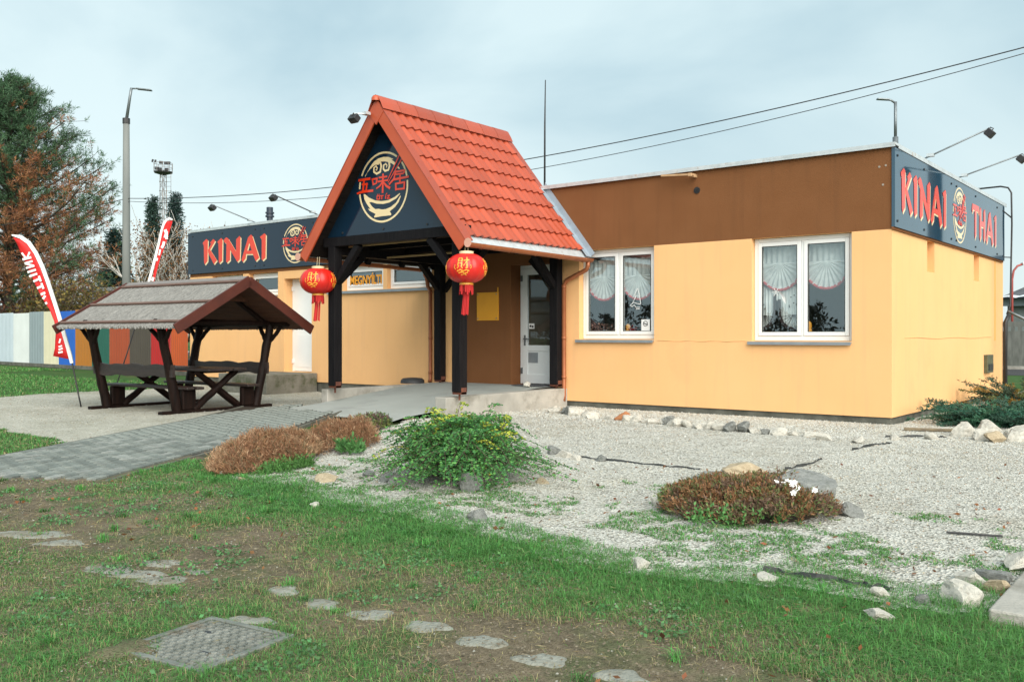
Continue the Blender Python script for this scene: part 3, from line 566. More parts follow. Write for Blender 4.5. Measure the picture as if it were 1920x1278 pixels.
for y in (-2.1, -1.2, -.3):
    m = MB(); m.box(-8.32, -5.60, y-.05, y+.05, 2.81, 2.93); m.build('tie_beam', DARKW, porch)
for y, z in ((-2.86, 2.79), (-1.95, 2.66)):  # added tan strips stand in for the bright gap seen between the beams
    m = MB(); m.box(-8.2, -6.2, y-.012, y+.012, z, z+.03); m.build('lath', M('pale_lath', (.5,.33,.16), (.42,.27,.13)), porch)
# slope geometry
sl = math.hypot(EX, EZ)
def slope_pt(side, s, y, h):     # s along the slope from the ridge, h above it
    dx, dz = EX/sl, -EZ/sl; nx, nz = EZ/sl, EX/sl
    return (RX + side*(dx*s + nx*h), y, RZ + dz*s + nz*h)
for side in (1, -1):
    m = MB()
    for k in range(12):        # soffit boards under the tiles
        s0 = .02 + k*(sl-.04)/12; s1 = s0 + (sl-.04)/12 - .006
        P = [slope_pt(side, s, y, h) for h in (-.075, -.05) for s, y in ((s0,YF+.05),(s1,YF+.05),(s1,YB-.02),(s0,YB-.02))]
        i = len(m.v); m.v += P; m.f += [(i,i+1,i+2,i+3),(i+4,i+7,i+6,i+5),(i,i+4,i+5,i+1),(i+1,i+5,i+6,i+2),(i+2,i+6,i+7,i+3),(i+3,i+7,i+4,i)]
    o = m.build('soffit_boards', DARKW2, porch); tag(o, kind='stuff')
    for k in range(4):
        y = -2.75 + k*.88; m = MB(); m.beam(slope_pt(side,.08,y,-.13), slope_pt(side,sl-.02,y,-.13), .07, .11, (0,1,0)); m.build('rafter', DARKW, porch)
    # verge: barge board, soffit return and folded metal cover
    m = MB(); a0 = slope_pt(side,-.02,YF,-.075); a1 = slope_pt(side,sl+.05,YF,-.075)
    P = [slope_pt(side,s,y,h) for y in (YF, YF+.03) for s, h in ((-.05,.03),(sl+.03,.03),(sl+.03,-.16),(.07,-.16))]
    i = 0; m.v += P; m.f += [(0,1,2,3),(4,7,6,5),(0,4,5,1),(1,5,6,2),(2,6,7,3),(3,7,4,0)]; m.build('barge_board', TRIMR, porch, bevel=.004)
    for y0, y1 in ((YF-.005, YF+.17), (YB-.12, YB+.02)):
        m = MB(); P = [slope_pt(side,s,y,h) for h in (.031,.043) for s, y in ((-.03,y0),(sl if y0 < -1 else 1.62,y0),(sl if y0 < -1 else 1.62,y1),(-.03,y1))]
        m.v += P; m.f += [(0,1,2,3),(4,7,6,5),(0,4,5,1),(1,5,6,2),(2,6,7,3),(3,7,4,0)]; o = m.build('verge_cover', TILE, porch)
        for k in range(8):
            s = .3+k*.36
            if y0 > -1 and s > 1.5: break
            c = slope_pt(side,s,(y0+y1)/2-.03,.043); b = MB(); n = Vector((side*EZ/sl,0,EX/sl)); b.tube([Vector(c), Vector(c)+n*.006], .009, 6); b.build('rivet', TRIMR, o)
# tiles: pressed pantile shape, each its own piece on the side seen, the far slope in one
TW, TOP = .182, .19; TL = (sl-.11-TOP)/8; NC, NR_ = 17, 8
def tile_verts(rows=(0, .5, 1)):
    V = []; F = []; nu = 8
    for t in rows:
        for i in range(nu+1):
            u = i/nu; pr = .036*(math.cos(2*math.pi*(u-.5))*.5+.5)**1.2
            V.append((u*TW, t*TL, .004 + .030*t + pr))
    for i in range(nu+1): x = V[len(rows)*(nu+1)-nu-1+i]; V.append((x[0], x[1]-.004, x[2]-.032))
    k = len(rows)+1
    for j in range(k-1):
        for i in range(nu): a = j*(nu+1)+i; F.append((a, a+1, a+nu+2, a+nu+1))
    return V, F
tv, tf = tile_verts()
tm = bpy.data.meshes.new('roof_tile'); tm.from_pydata(tv, [], tf); tm.materials.append(TILE); tm.polygons.foreach_set('use_smooth', [True]*len(tm.polygons)); tm.set_sharp_from_angle(angle=R(45))
def slope_mat(side, s, y):
    ex = Vector((0, side, 0)) if side > 0 else Vector((0, -1, 0)); d = Vector((side*EX/sl, 0, -EZ/sl)); n = Vector((side*EZ/sl, 0, EX/sl))
    ex = Vector((0, 1, 0))
    return Matrix(((ex.x, d.x, n.x, 0), (ex.y, d.y, n.y, 0), (ex.z, d.z, n.z, 0), (0, 0, 0, 1))), Vector(slope_pt(side, s, y, 0))
y0 = YF+.17
m = MB(); P = [slope_pt(1,s,y,h) for h in (-.045,-.01) for s, y in ((0,YF+.04),(sl,YF+.04),(sl,YB-.01),(0,YB-.01))]
m.v += P; m.f += [(0,1,2,3),(4,7,6,5),(0,4,5,1),(1,5,6,2),(2,6,7,3),(3,7,4,0)]; deck = m.build('roof_slope', TRIMR, porch)
SH = Matrix.Diagonal((1, TOP/TL, 1, 1))
for rr in range(-1, NR_):
    for cc in range(NC):
        A, t = slope_mat(1, max(0, TOP + rr*TL), y0 + cc*TW)
        link_copy(tm, 'roof_tile', deck, mw=Matrix.Translation(t) @ A @ (SH if rr < 0 else Matrix.Identity(4)))
V = []; F = []
for rr in range(-1, NR_):
    for cc in range(NC):
        A, t = slope_mat(-1, max(0, TOP + rr*TL), y0 + cc*TW); b = len(V); A = A @ (SH if rr < 0 else Matrix.Identity(4))
        V += [tuple(A @ Vector(v) + t) for v in tv]; F += [tuple(b+i for i in f) for f in tf]
o = np_mesh('roof_tiles', V, F, TILE, porch, smooth=True); o['kind'] = 'stuff'
# ridge cap
m = MB(); prof = [(-.17,-.16),(-.12,-.06),(-.05,.05),(0,.075),(.05,.05),(.12,-.06),(.17,-.16)]
ys = [YF-.02]; y = YF-.02
while y < YB: ys.append(min(y+.42, YB+.02)); y += .42
for i in range(len(ys)-1):
    m = MB(); k = len(prof)
    for yy, g in ((ys[i], 1.04), (ys[i+1], 1.0)):
        for px, pz in prof: m.v.append((RX+px*g, yy, RZ+.045+pz*g))
    for j in range(k-1): m.f.append((j, j+1, k+j+1, k+j))
    m.build('ridge_cap', TILE, porch, True)
m = MB(); m.lathe([(.075,-.03),(.07,.02),(.045,.055),(.001,.065)], (RX, YF-.01, RZ+.05), 12); m.build('ridge_end', TRIMR, porch, True)
m = MB(); m.prism([[(RX-.17,RZ-.17),(RX,RZ-.36),(RX+.17,RZ-.17),(RX,RZ+.06)]], lambda u, v, d: (u, YF+.012-d, v), 0, .02); m.build('apex_plate', TRIMR, porch)
m = MB(); m.tri((RX-EX*.46,YB-.03,RZ-EZ*.46), (RX+EX*.46,YB-.03,RZ-EZ*.46), (RX,YB-.03,RZ-.02)); m.build('rear_gable', TRIMR, porch, fix=False)
VALLEY = M('valley_metal', (.34,.40,.46), (.28,.33,.38), rough=.5, metal=.2, scale=6)
# valley flashing along the wall, eave flashing, gutters, pipes
for side in (1, -1):
    m = MB(); P = [slope_pt(side,s,y,h) for h in (.05,.056) for s, y in ((1.42,-.15),(sl+.06,-.15),(sl+.06,-.005),(1.42,-.005))]
    m.v += P; m.f += [(0,1,2,3),(4,7,6,5),(0,4,5,1),(1,5,6,2),(2,6,7,3),(3,7,4,0)]
    P = [slope_pt(side,s,y,h) for y in (-.012,-.003) for s, h in ((1.42,.056),(sl+.06,.056),(sl+.06,.15),(1.35,.15))]; i = 8; m.v += P; m.f += [(i,i+1,i+2,i+3),(i+4,i+7,i+6,i+5),(i,i+4,i+5,i+1),(i+1,i+5,i+6,i+2),(i+2,i+6,i+7,i+3),(i+3,i+7,i+4,i)]
    m.build('valley_flashing', VALLEY, porch)
    for k in range(8):
        a, b = YF+.03+k*.41, YF+.03+(k+1)*.41-.004; b = min(b, -.02)
        m = MB(); P = [slope_pt(side,s,y,h) for h in (.0,.006) for s, y in ((sl-.16,a),(sl+.045,a),(sl+.045,b),(sl-.16,b))]
        m.v += P; m.f += [(0,1,2,3),(4,7,6,5),(0,4,5,1),(1,5,6,2),(2,6,7,3),(3,7,4,0)]; m.build('eave_flashing', GALV, porch)
    ex, ez = RX+side*(EX+.085), RZ-EZ-.055
    m = MB(); n = 10
    for y, dz in ((YF-.01, 0.03), (-.03, -.0)):
        for rr in (.068, .060):
            for i in range(n+1): a = math.pi + math.pi*i/n; m.v.append((ex+rr*math.cos(a), y, ez+dz+rr*math.sin(a)))
    k = n+1
    for i in range(n): m.f += [(i,i+1,2*k+i+1,2*k+i), (k+i,3*k+i,3*k+i+1,k+i+1), (i,k+i,k+i+1,i+1), (2*k+i,2*k+i+1,3*k+i+1,3*k+i)]
    m.f += [(0,2*k,3*k,k), (n,k+n,3*k+n,2*k+n)]
    g = m.build('gutter', COPPER, porch, 'auto')
    m = MB(); m.tube([(ex, YF-.016, ez+.03), (ex, YF-.009, ez+.03)], .07, 14); m.build('gutter_end', M('gutter_end_%d' % side, (.62,.35,.27), (.55,.3,.22), rough=.5), g)
    for k in range(5):
        y = -3.0+k*.68; m = MB(); m.tube([(ex+.072*math.cos(math.pi+math.pi*i/8), y, ez+.03-.01*k*.6+.072*math.sin(math.pi+math.pi*i/8)) for i in range(9)], .007, 5); m.build('gutter_bracket', COPPER, g)
    dx = -5.63 if side > 0 else -8.92
    m = MB(); m.tube([(ex,-.12,ez-.04), (ex,-.12,ez-.13), (ex-side*.04,-.11,ez-.19), (dx+side*.06,-.075,ez-.36), (dx,-.07,ez-.44), (dx,-.07,.2 if side > 0 else .4), (dx+.01,-.10,.10 if side > 0 else .34)], .04, 10); dp = m.build('downpipe', COPPER, porch, True)
    for z in (2.12, 1.2, .5):
        m = MB(); m.tube([(dx,-.07,z), (dx,-.07,z+.05)], .046, 10); m.build('pipe_collar', COPPER, dp, True)

# lanterns
LRED = M('lantern_red', (.62, .018, .010), (.52, .012, .008), rough=.38, scale=5, spec=.5)
GOLD = M('lantern_gold', (.85, .42, .06), (.80, .34, .03), rough=.45, scale=8)
FRNG = M('tassel_red', (.40, .010, .012), (.5, .015, .014), rough=.8, scale=30, stretch=(1, 1, .1))
CAP = M('cream_gold_cap', (.78, .66, .42), (.7, .58, .35), rough=.5)
GL = [([(-.30,.75),(-.30,.1)],.08),([(-.30,.75),(.0,.75)],.07),([(.0,.75),(.0,.1)],.08),([(-.30,.54),(.0,.54)],.06),([(-.30,.33),(.0,.33)],.06),([(-.22,.1),(-.36,-.12)],.08),([(-.06,.1),(.06,-.12)],.08),
      ([(.12,.55),(.62,.60)],.08),([(.42,.85),(.42,-.1)],.09),([(.42,-.1),(.30,-.06)],.08),([(.42,.5),(.14,.1)],.07),
      ([(-.4,-.35),(-.1,-.22),(.1,-.36),(.35,-.24),(.6,-.34)],.10),([(-.3,-.5),(0,-.42),(.25,-.54),(.5,-.44)],.09),([(-.1,-.66),(.2,-.6),(.4,-.68)],.06),([(-.55,.2),(-.62,-.05),(-.5,-.2)],.07),([(.7,.2),(.75,0),(.68,-.15)],.06)]
def lantern(c, label, rot, tlen):
    r = empty('paper_lantern', c, label, 'lantern', 'red lanterns on the porch'); c = Vector(c); rx, rz = .305, .215; nq = 96; m = MB(); prof = []
    for i in range(25): a = -math.pi/2*.80 + math.pi*.80*i/24; prof.append((rx*math.cos(a)**.8, rz*math.sin(a)/math.sin(math.pi/2*.80)))
    for rr, z in prof:
        for q in range(nq): a = 2*math.pi*q/nq; k = 1-.035*abs(math.cos(a*6))**7; m.v.append((c.x+rr*k*math.cos(a), c.y+rr*k*math.sin(a), c.z+z))
    for j in range(24):
        for q in range(nq): a0 = j*nq+q; a1 = j*nq+(q+1) % nq; m.f.append((a0, a1, a1+nq, a0+nq))
    b = m.build('shade', LRED, r, True, fix=False)
    def onl(ang0):
        def fn(u, v, d):
            z = v*rz*.95; a = math.asin(max(-1, min(1, v*.95*math.sin(math.pi/2*.80)))); rr = rx*math.cos(a)**.8+.001+d; an = ang0+u*.62; k = 1-.035*abs(math.cos(an*6))**7
            return (c.x+rr*k*math.cos(an), c.y+rr*k*math.sin(an), c.z+z)
        return fn
    for k in range(4):
        g = MB(); fn = onl(rot+k*math.pi/2)
        for pts, w in GL:
            P = []
            for i in range(len(pts)-1):
                for t in range(4): P.append((pts[i][0]+(pts[i+1][0]-pts[i][0])*t/4, (pts[i][1]+(pts[i+1][1]-pts[i][1])*t/4)*.85))
            P.append((pts[-1][0], pts[-1][1]*.85)); ribbon(g, P, [w*(.8+.4*math.sin(i*2.3)) for i in range(len(P))], fn, .001, .004)
        g.build('gold_motif', GOLD, b)
    m = MB(); m.lathe([(.001,rz-.01),(.105,rz-.012),(.108,rz+.035),(.09,rz+.04),(.001,rz+.04)], c, 20); m.build('top_cap', CAP, r, 'auto')
    m = MB(); m.lathe([(.001,-rz+.01),(.10,-rz+.012),(.105,-rz-.03),(.001,-rz-.03)], c, 20); m.build('bottom_ring', GOLD, r, 'auto')
    f = MB()
    for k in range(26): a = 2*math.pi*k/26; f.beam((c.x+.095*math.cos(a), c.y+.095*math.sin(a), c.z-rz-.03), (c.x+.10*math.cos(a)+.006*math.sin(k*5), c.y+.10*math.sin(a), c.z-rz-.15-.03*math.sin(k*1.7)), .022, .004)
    f.build('fringe', FRNG, r)
    f = MB()
    for k in range(22): dx, dy = random.uniform(-.035,.035), random.uniform(-.03,.03); f.tube([(c.x+dx,c.y+dy,c.z-rz-.03), (c.x+dx*1.1-.01,c.y+dy,c.z-rz-.2), (c.x+dx*1.25-.05*tlen*1.2,c.y+dy*1.2-.01,c.z-rz-tlen+random.uniform(-.015,.01))], .009, 4)
    f.build('tassel', FRNG, r)
    m = MB()
    for s in (-.03, .03): m.tube([(c.x+s,c.y,c.z+rz+.03), (c.x+s*.9,c.y+.01,c.z+rz+.2)], .003, 5)
    m.build('hanging_cord', CAP, r)
lantern((-5.15,-3.26,2.27), 'red and gold lantern hanging at the right porch corner by the gutter', R(-62), .47)
lantern((-8.54,-3.26,2.205), 'red and gold lantern hanging left of the porch before the white door', R(-62), .46)

# ------------------------------------------------------------------ ramp, kerbs, step, mats
RAMP = M('ramp_concrete', (.36, .38, .36), (.30, .32, .30), rough=.9, scale=1.6, spread=.3, bump=.3, bscale=70, dirt=(.25,.26,.25), dscale=1.4, dmin=.5, dmax=.75, spec=.2)
m = MB(); xl, xr = -8.58, -5.83
prof = [(-4.1,.02),(-3.9,.055),(-3.2,.105),(-2.2,.21),(-1.3,.305),(-.6,.345),(.36,.355)]
for y, z in prof: m.v += [(xl,y,z), (xr,y,z)]
for i in range(len(prof)-1): a = 2*i; m.f.append((a, a+1, a+3, a+2))
o = m.build('entrance_ramp', RAMP, None, fix=False); o['kind'] = 'structure'
m = MB(); m.box(-5.83, -5.60, -3.22, -.002, -.1, .325); o = m.build('ramp_wall', CONC, None, bevel=.012); tag(o, 'pale concrete side wall of the ramp under the right posts', 'low wall')
m = MB(); m.box(-8.74, -8.58, -3.02, -.30, -.1, .335); o = m.build('ramp_wall', CONC, None, bevel=.012); tag(o, 'low concrete kerb along the left side of the ramp', 'low wall')
m = MB(); m.box(-8.74, -5.61, -.299, -.003, -.1, .29); o = m.build('ramp_fill', RAMP, None); o['kind'] = 'structure'
m = MB(); m.box(-14.25, -12.48, -1.40, -.02, -.05, .425); o = m.build('concrete_step', M('mossy_concrete', (.20,.19,.16), (.12,.115,.09), rough=.95, scale=4, bump=.6, bscale=30, dirt=(.06,.07,.03), dscale=3, dmin=.5, dmax=.65), None, bevel=.015); tag(o, 'weathered concrete step below the white service door', 'step')
m = MB(); m.box(-6.62, -5.90, -.34, .24, .357, .368); o = m.build('door_mat', M('grey_mat', (.05,.052,.06), (.075,.078,.085), rough=.95, scale=60, bump=.5, bscale=200), None); tag(o, 'dark grey door mat before the entrance door', 'mat')
m = MB(); prof = [(.0,0.10),(.10,.105),(.19,.095),(.23,.06),(.24,.0)]; m.lathe(prof[::-1], (-8.95,-.55,.335), 18); o = m.build('rubber_tub', M('tub_dark', (.02,.022,.025), (.04,.042,.045), rough=.6, scale=8), None, True); tag(o, 'dark upturned tub lying at the wall on the ramp', 'tub')
# ------------------------------------------------------------------ ground
def ground_mat(name, stops, scale, bump, bscale, second=None, sscale=.6, smin=.45, smax=.62, speck=None, spscale=120, rough=.95):
    m = bpy.data.materials.new(name); m.use_nodes = True; nt = m.node_tree; N = nt.nodes; L = nt.links; p = N['Principled BSDF']; p.inputs['Roughness'].default_value = rough; p.inputs['Specular IOR Level'].default_value = .15
    tc = N.new('ShaderNodeTexCoord'); v = tc.outputs['Object']
    n = N.new('ShaderNodeTexNoise'); n.inputs['Scale'].default_value = scale; n.inputs['Detail'].default_value = 8; n.inputs['Roughness'].default_value = .7; L.new(v, n.inputs['Vector'])
    r = N.new('ShaderNodeValToRGB'); e = r.color_ramp.elements; e[0].position, e[0].color = stops[0][0], (*stops[0][1], 1); e[1].position, e[1].color = stops[-1][0], (*stops[-1][1], 1)
    for q, c in stops[1:-1]: x = e.new(q); x.color = (*c, 1)
    L.new(n.outputs['Fac'], r.inputs[0]); out = r.outputs[0]
    if second:
        n2 = N.new('ShaderNodeTexNoise'); n2.inputs['Scale'].default_value = sscale; n2.inputs['Detail'].default_value = 6; n2.inputs['Roughness'].default_value = .6; L.new(v, n2.inputs['Vector'])
        mr = N.new('ShaderNodeMapRange'); mr.inputs['From Min'].default_value = smin; mr.inputs['From Max'].default_value = smax; L.new(n2.outputs['Fac'], mr.inputs['Value'])
        mm = N.new('ShaderNodeMixRGB'); mm.inputs[2].default_value = (*second, 1); L.new(mr.outputs[0], mm.inputs[0]); L.new(out, mm.inputs[1]); out = mm.outputs[0]
    vo = N.new('ShaderNodeTexVoronoi'); vo.inputs['Scale'].default_value = bscale; L.new(v, vo.inputs['Vector'])
    if speck:
        hs = N.new('ShaderNodeMixRGB'); hs.blend_type = 'MULTIPLY'; hs.inputs[0].default_value = speck
        sp = N.new('ShaderNodeSeparateColor'); L.new(vo.outputs['Color'], sp.inputs[0]); rr = N.new('ShaderNodeValToRGB'); rr.color_ramp.elements[0].color = (.35,.32,.27,1); rr.color_ramp.elements[1].color = (1.25,1.25,1.25,1); rr.color_ramp.elements[1].position = .6
        L.new(sp.outputs[0], rr.inputs[0]); L.new(out, hs.inputs[1]); L.new(rr.outputs[0], hs.inputs[2]); out = hs.outputs[0]
    L.new(out, p.inputs['Base Color'])
    b = N.new('ShaderNodeBump'); b.inputs['Strength'].default_value = bump; b.inputs['Distance'].default_value = .02; L.new(vo.outputs['Distance'], b.inputs['Height'])
    nb = N.new('ShaderNodeTexNoise'); nb.inputs['Scale'].default_value = 6; nb.inputs['Detail'].default_value = 8; L.new(v, nb.inputs['Vector'])
    b2 = N.new('ShaderNodeBump'); b2.inputs['Strength'].default_value = .6; b2.inputs['Distance'].default_value = .05; L.new(nb.outputs['Fac'], b2.inputs['Height']); L.new(b.outputs[0], b2.inputs['Normal']); L.new(b2.outputs[0], p.inputs['Normal'])
    return m
SOIL = ground_mat('soil_and_turf', [(.3, (.085,.072,.048)), (.5, (.14,.115,.078)), (.7, (.19,.155,.105))], 3.2, .3, 150, second=(.07,.10,.04), sscale=1.7, smin=.48, smax=.66, speck=.55)
LAWN = ground_mat('lawn_base', [(.3, (.035,.085,.022)), (.7, (.055,.12,.03))], 2.5, .8, 40, second=(.09,.10,.04), sscale=.9, smin=.52, smax=.7)
GRAV = ground_mat('white_gravel', [(.3, (.40,.39,.35)), (.5, (.48,.475,.43)), (.7, (.54,.53,.48))], 2.4, 1.0, 55, second=(.42,.40,.34), sscale=.8, smin=.5, smax=.7, speck=.85)
YARD = ground_mat('fine_gravel_yard', [(.3, (.34,.33,.28)), (.5, (.42,.41,.35)), (.7, (.48,.47,.41))], 1.6, .7, 70, second=(.32,.31,.25), sscale=.7, smin=.48, smax=.66, speck=.55)
ASPH = ground_mat('asphalt', [(.3, (.05,.05,.052)), (.7, (.075,.075,.075))], 4, .4, 120)
BEDG = [(-5.62,-.02),(-5.62,-3.2),(-6.05,-3.35),(-4.9,-5.6),(-3.95,-7.6),(-3.62,-8.5),(-3.0,-8.70),(-2.3,-8.72),(-1.5,-9.02),(-.6,-8.98),(-.2,-9.16),(.5,-9.18),(1.0,-9.40),(1.56,-9.36),(2.1,-9.0),(2.6,-9.02),(3.0,-8.95),(5,-8.7),(8,-8.5),(12,-6),(12,12),(.0,12),(0,.0)]
YARDP = [(-6.2,-8.6),(-6.9,-8.3),(-8.4,-8.2),(-11,-8.0),(-14.2,-6.8),(-16.0,-5.3),(-16.6,-3.7),(-16.4,-2.6),(-16.4,-1.1),(-17.2,-.3),(-17.2,.0),(-8.76,.0),(-8.76,-3.0),(-8.9,-3.6)]
def sheet(name, P, z, mat, jit=.0, step=.12, js=2.2):
    x0, x1 = min(p[0] for p in P)-.4, max(p[0] for p in P)+.4; y0, y1 = min(p[1] for p in P)-.4, max(p[1] for p in P)+.4
    nx = int((x1-x0)/step)+1; ny = int((y1-y0)/step)+1
    X, Y = np.meshgrid(np.linspace(x0,x1,nx), np.linspace(y0,y1,ny), indexing='ij')
    cxm = (X[:-1,:-1]+X[1:,1:])/2; cym = (Y[:-1,:-1]+Y[1:,1:])/2
    ok = inpoly(cxm + jit*(fbm(cxm,cym,js,3)-.5)*2, cym + jit*(fbm(cxm,cym,js,5)-.5)*2, P)
    Z = z + .012*(fbm(X,Y,.9,2)-.5); idx = np.arange(nx*ny).reshape(nx,ny)
    F = np.stack([idx[:-1,:-1][ok], idx[1:,:-1][ok], idx[1:,1:][ok], idx[:-1,1:][ok]], 1); V = np.stack([X.ravel(),Y.ravel(),Z.ravel()], 1)
    used = np.unique(F); mp = -np.ones(len(V), int); mp[used] = np.arange(len(used))
    o = np_mesh(name, V[used], mp[F], mat, smooth=True); o['kind'] = 'structure'; return o
m = MB(); m.quad((-400,-400,-.03), (400,-400,-.03), (400,400,-.03), (-400,400,-.03)); o = m.build('ground', LAWN, None, fix=False); o['kind'] = 'structure'
sheet('lawn', [(-13,-16),(8,-16),(8,-8),(-4,-8),(-13,-8)], -.005, SOIL, .0, .1)
sheet('gravel_bed', BEDG, .008, GRAV, .16, .075)
sheet('gravel_yard', YARDP, .006, YARD, .3, .10, 1.1)
m = MB(); m.quad((-60,20,-.02), (80,20,-.02), (80,26,-.02), (-60,26,-.02)); o = m.build('road', ASPH, None, fix=False); o['kind'] = 'structure'
m = MB(); m.box(-60, 80, 26, 26.15, -.1, .1); o = m.build('road_kerb', CONC, None); o['kind'] = 'structure'

# ------------------------------------------------------------------ paved path: pavers in running bond
PAVM = [M('paver_%d' % i, c, tuple(x*.86 for x in c), rough=.9, scale=12, spread=.3, bump=.35, bscale=90, dirt=tuple(x*.62 for x in c), dscale=4, dmin=.5, dmax=.75, spec=.1, orand=.12) for i, c in enumerate([(.225,.245,.225), (.175,.195,.18), (.275,.29,.27)])]
JOINT = M('joint_soil', (.045,.030,.015), (.012,.010,.008), rough=1, scale=9)
pd = Vector((-.52,.855)).normalized(); pn = Vector((pd.y,-pd.x)); PO = Vector((-4.78,-9.98)); HW = .98
def pth(s, t): p = PO + pd*s + pn*t; return p.x, p.y
def zpath(x, y): return -.014 + .085*min(1, max(0, (y+5.6)/2.2))**1.3
prof = np.linspace(-.1, 7.6, 28); m = MB()
for s in prof:
    for t in (-HW-.02, HW+.02): x, y = pth(s, t); m.v.append((x, y, zpath(x, y)+.004-(.08 if y > -3.85 and x > -8.7 else 0)))
for i in range(len(prof)-1): a = 2*i; m.f.append((a, a+1, a+3, a+2))
path = m.build('paved_path', JOINT, None, fix=False); path['kind'] = 'structure'
pm_ = []
for i in range(3):
    b = MB(); w, l, c = .0432, .0870, .007
    P0 = [(-w,-l),(w,-l),(w,l),(-w,l)]; P1 = [(-w+c,-l+c),(w-c,-l+c),(w-c,l-c),(-w+c,l-c)]
    b.v = [(*p,-.03) for p in P0]+[(*p,.010) for p in P0]+[(*p,.016) for p in P1]
    for k in range(4): j = (k+1) % 4; b.f += [(k,j,4+j,4+k), (4+k,4+j,8+j,8+k)]
    b.f.append((8,9,10,11)); me = bpy.data.meshes.new('paver'); me.from_pydata(b.v, [], b.f); me.materials.append(PAVM[i]); pm_.append(me)
slots = []
ncol = int(2*HW/.1)
for c in range(ncol):
    t = -HW + .05 + c*.1
    for r_ in range(-1, 40):
        s = r_*.2 + (.1 if c % 2 else 0) + .1; x, y = pth(s, t)
        if s < .02 or (y > -3.95 and x > -8.62) or y > -3.1 or s > 7.6: continue
        if x < -8.95: continue
        slots.append(((x-cam.location.x)**2+(y-cam.location.y)**2, x, y))
slots.sort(); ang = math.atan2(pd.y, pd.x)-math.pi/2; V = []; F = []
for i, (_, x, y) in enumerate(slots):
    z = zpath(x, y)+.014+random.uniform(-.003,.003); e = (random.gauss(0,.008), random.gauss(0,.008), ang+random.gauss(0,.009))
    mid = random.choice([0,0,1,1,2])
    if i < 300:
        o = bpy.data.objects.new('paver', pm_[mid]); col.objects.link(o); o.location = (x, y, z); o.rotation_euler = e; o.parent = path
    else:
        Mx = Matrix.Translation((x,y,z)) @ Matrix.Rotation(e[2],4,'Z') @ Matrix.Rotation(e[0],4,'X'); b = len(V); V += [tuple(Mx @ v.co) for v in pm_[0].vertices]; F += [tuple(b+k for k in p.vertices) for p in pm_[0].polygons]
o = np_mesh('far_pavers', V, F, PAVM[0], path); o['kind'] = 'stuff'
for s_ in (-1, 1):
    for k in range(8):
        a, b = k*.95, k*.95+.94
        if s_ > 0 and k == 7: continue
        xa, ya = pth(a, s_*(HW+.045)); xb, yb = pth(b, s_*(HW+.045)); m = MB(); m.beam((xa,ya,zpath(xa,ya)-.028), (xb,yb,zpath(xb,yb)-.028), .04, .10); m.build('edging', PLINTH, path, bevel=.006)

# ------------------------------------------------------------------ manhole cover
IRON = M('cast_iron', (.25,.26,.235), (.15,.16,.14), rough=.65, metal=.3, scale=8, bump=.3, bscale=60, dirt=(.17,.12,.075), dscale=5, dmin=.58, dmax=.72)
mc = empty('manhole_cover', (.54,-11.36,0), 'square cast-iron manhole cover with raised pattern in the grass', 'manhole cover')
ma = math.atan2(.065,.46); ex = Vector((math.cos(ma),math.sin(ma),0)); ey = Vector((-math.sin(ma),math.cos(ma),0)); c0 = Vector((.535,-11.355,0))
MF = lambda u, v, z: tuple(c0 + ex*u + ey*v + Vector((0,0,z)))
m = MB(); m.prism([[(-.25,-.25),(.25,-.25),(.25,.25),(-.25,.25)], [(-.222,-.222),(.222,-.222),(.222,.222),(-.222,.222)]], MF, -.05, .010); m.build('frame', IRON, mc, bevel=.003)
m = MB(); m.prism([[(-.217,-.217),(.217,-.217),(.217,.217),(-.217,.217)]], MF, -.05, .002); lid = m.build('lid', IRON, mc)
m = MB(); n = 17
for i in range(n):
    for j in range(n):
        if (i, j) in ((4,12),(11,5)): continue
        u = -.2+.4*(i+.5*(j % 2))/(n-.5); v = -.2+.4*j/(n-1); a = .0105; t = math.pi/4*(1 if (i+j) % 2 else -1)
        P = [(u+a*math.cos(t+k*math.pi/2)*(1.25 if k % 2 else .55), v+a*math.sin(t+k*math.pi/2)*(1.25 if k % 2 else .55)) for k in range(4)]
        b = len(m.v)
        for z, g in ((.0015,1),(.0085,.8)): m.v += [MF(u+(p[0]-u)*g, v+(p[1]-v)*g, z) for p in P]
        m.f.append((b+4,b+5,b+6,b+7))
        for k in range(4): q = (k+1) % 4; m.f.append((b+k,b+q,b+4+q,b+4+k))
o = m.build('studs', IRON, lid); o['kind'] = 'stuff'
for u, v in ((-.1,.1), (.09,-.085)):
    m = MB(); m.prism([[(u-.022,v-.01),(u+.022,v-.01),(u+.022,v+.01),(u-.022,v+.01)]], MF, .0025, .004); m.build('key_hole', BLK, lid)

m = MB(); nq = 20
for g, z in ((1,-.02),(.8,.004),(.5,.012),(.0,.014)):
    for k in range(nq): a = 2*math.pi*k/nq; q = g*(.14+.035*math.sin(3*a+1)+.02*math.sin(5*a)); m.v.append((.345+q*math.cos(a), -11.60+q*1.15*math.sin(a), z))
for j in range(3):
    for k in range(nq): a0 = j*nq+k; a1 = j*nq+(k+1) % nq; m.f.append((a0,a1,a1+nq,a0+nq))
o = m.build('soil_heap', SOIL, None, True); o['kind'] = 'structure'

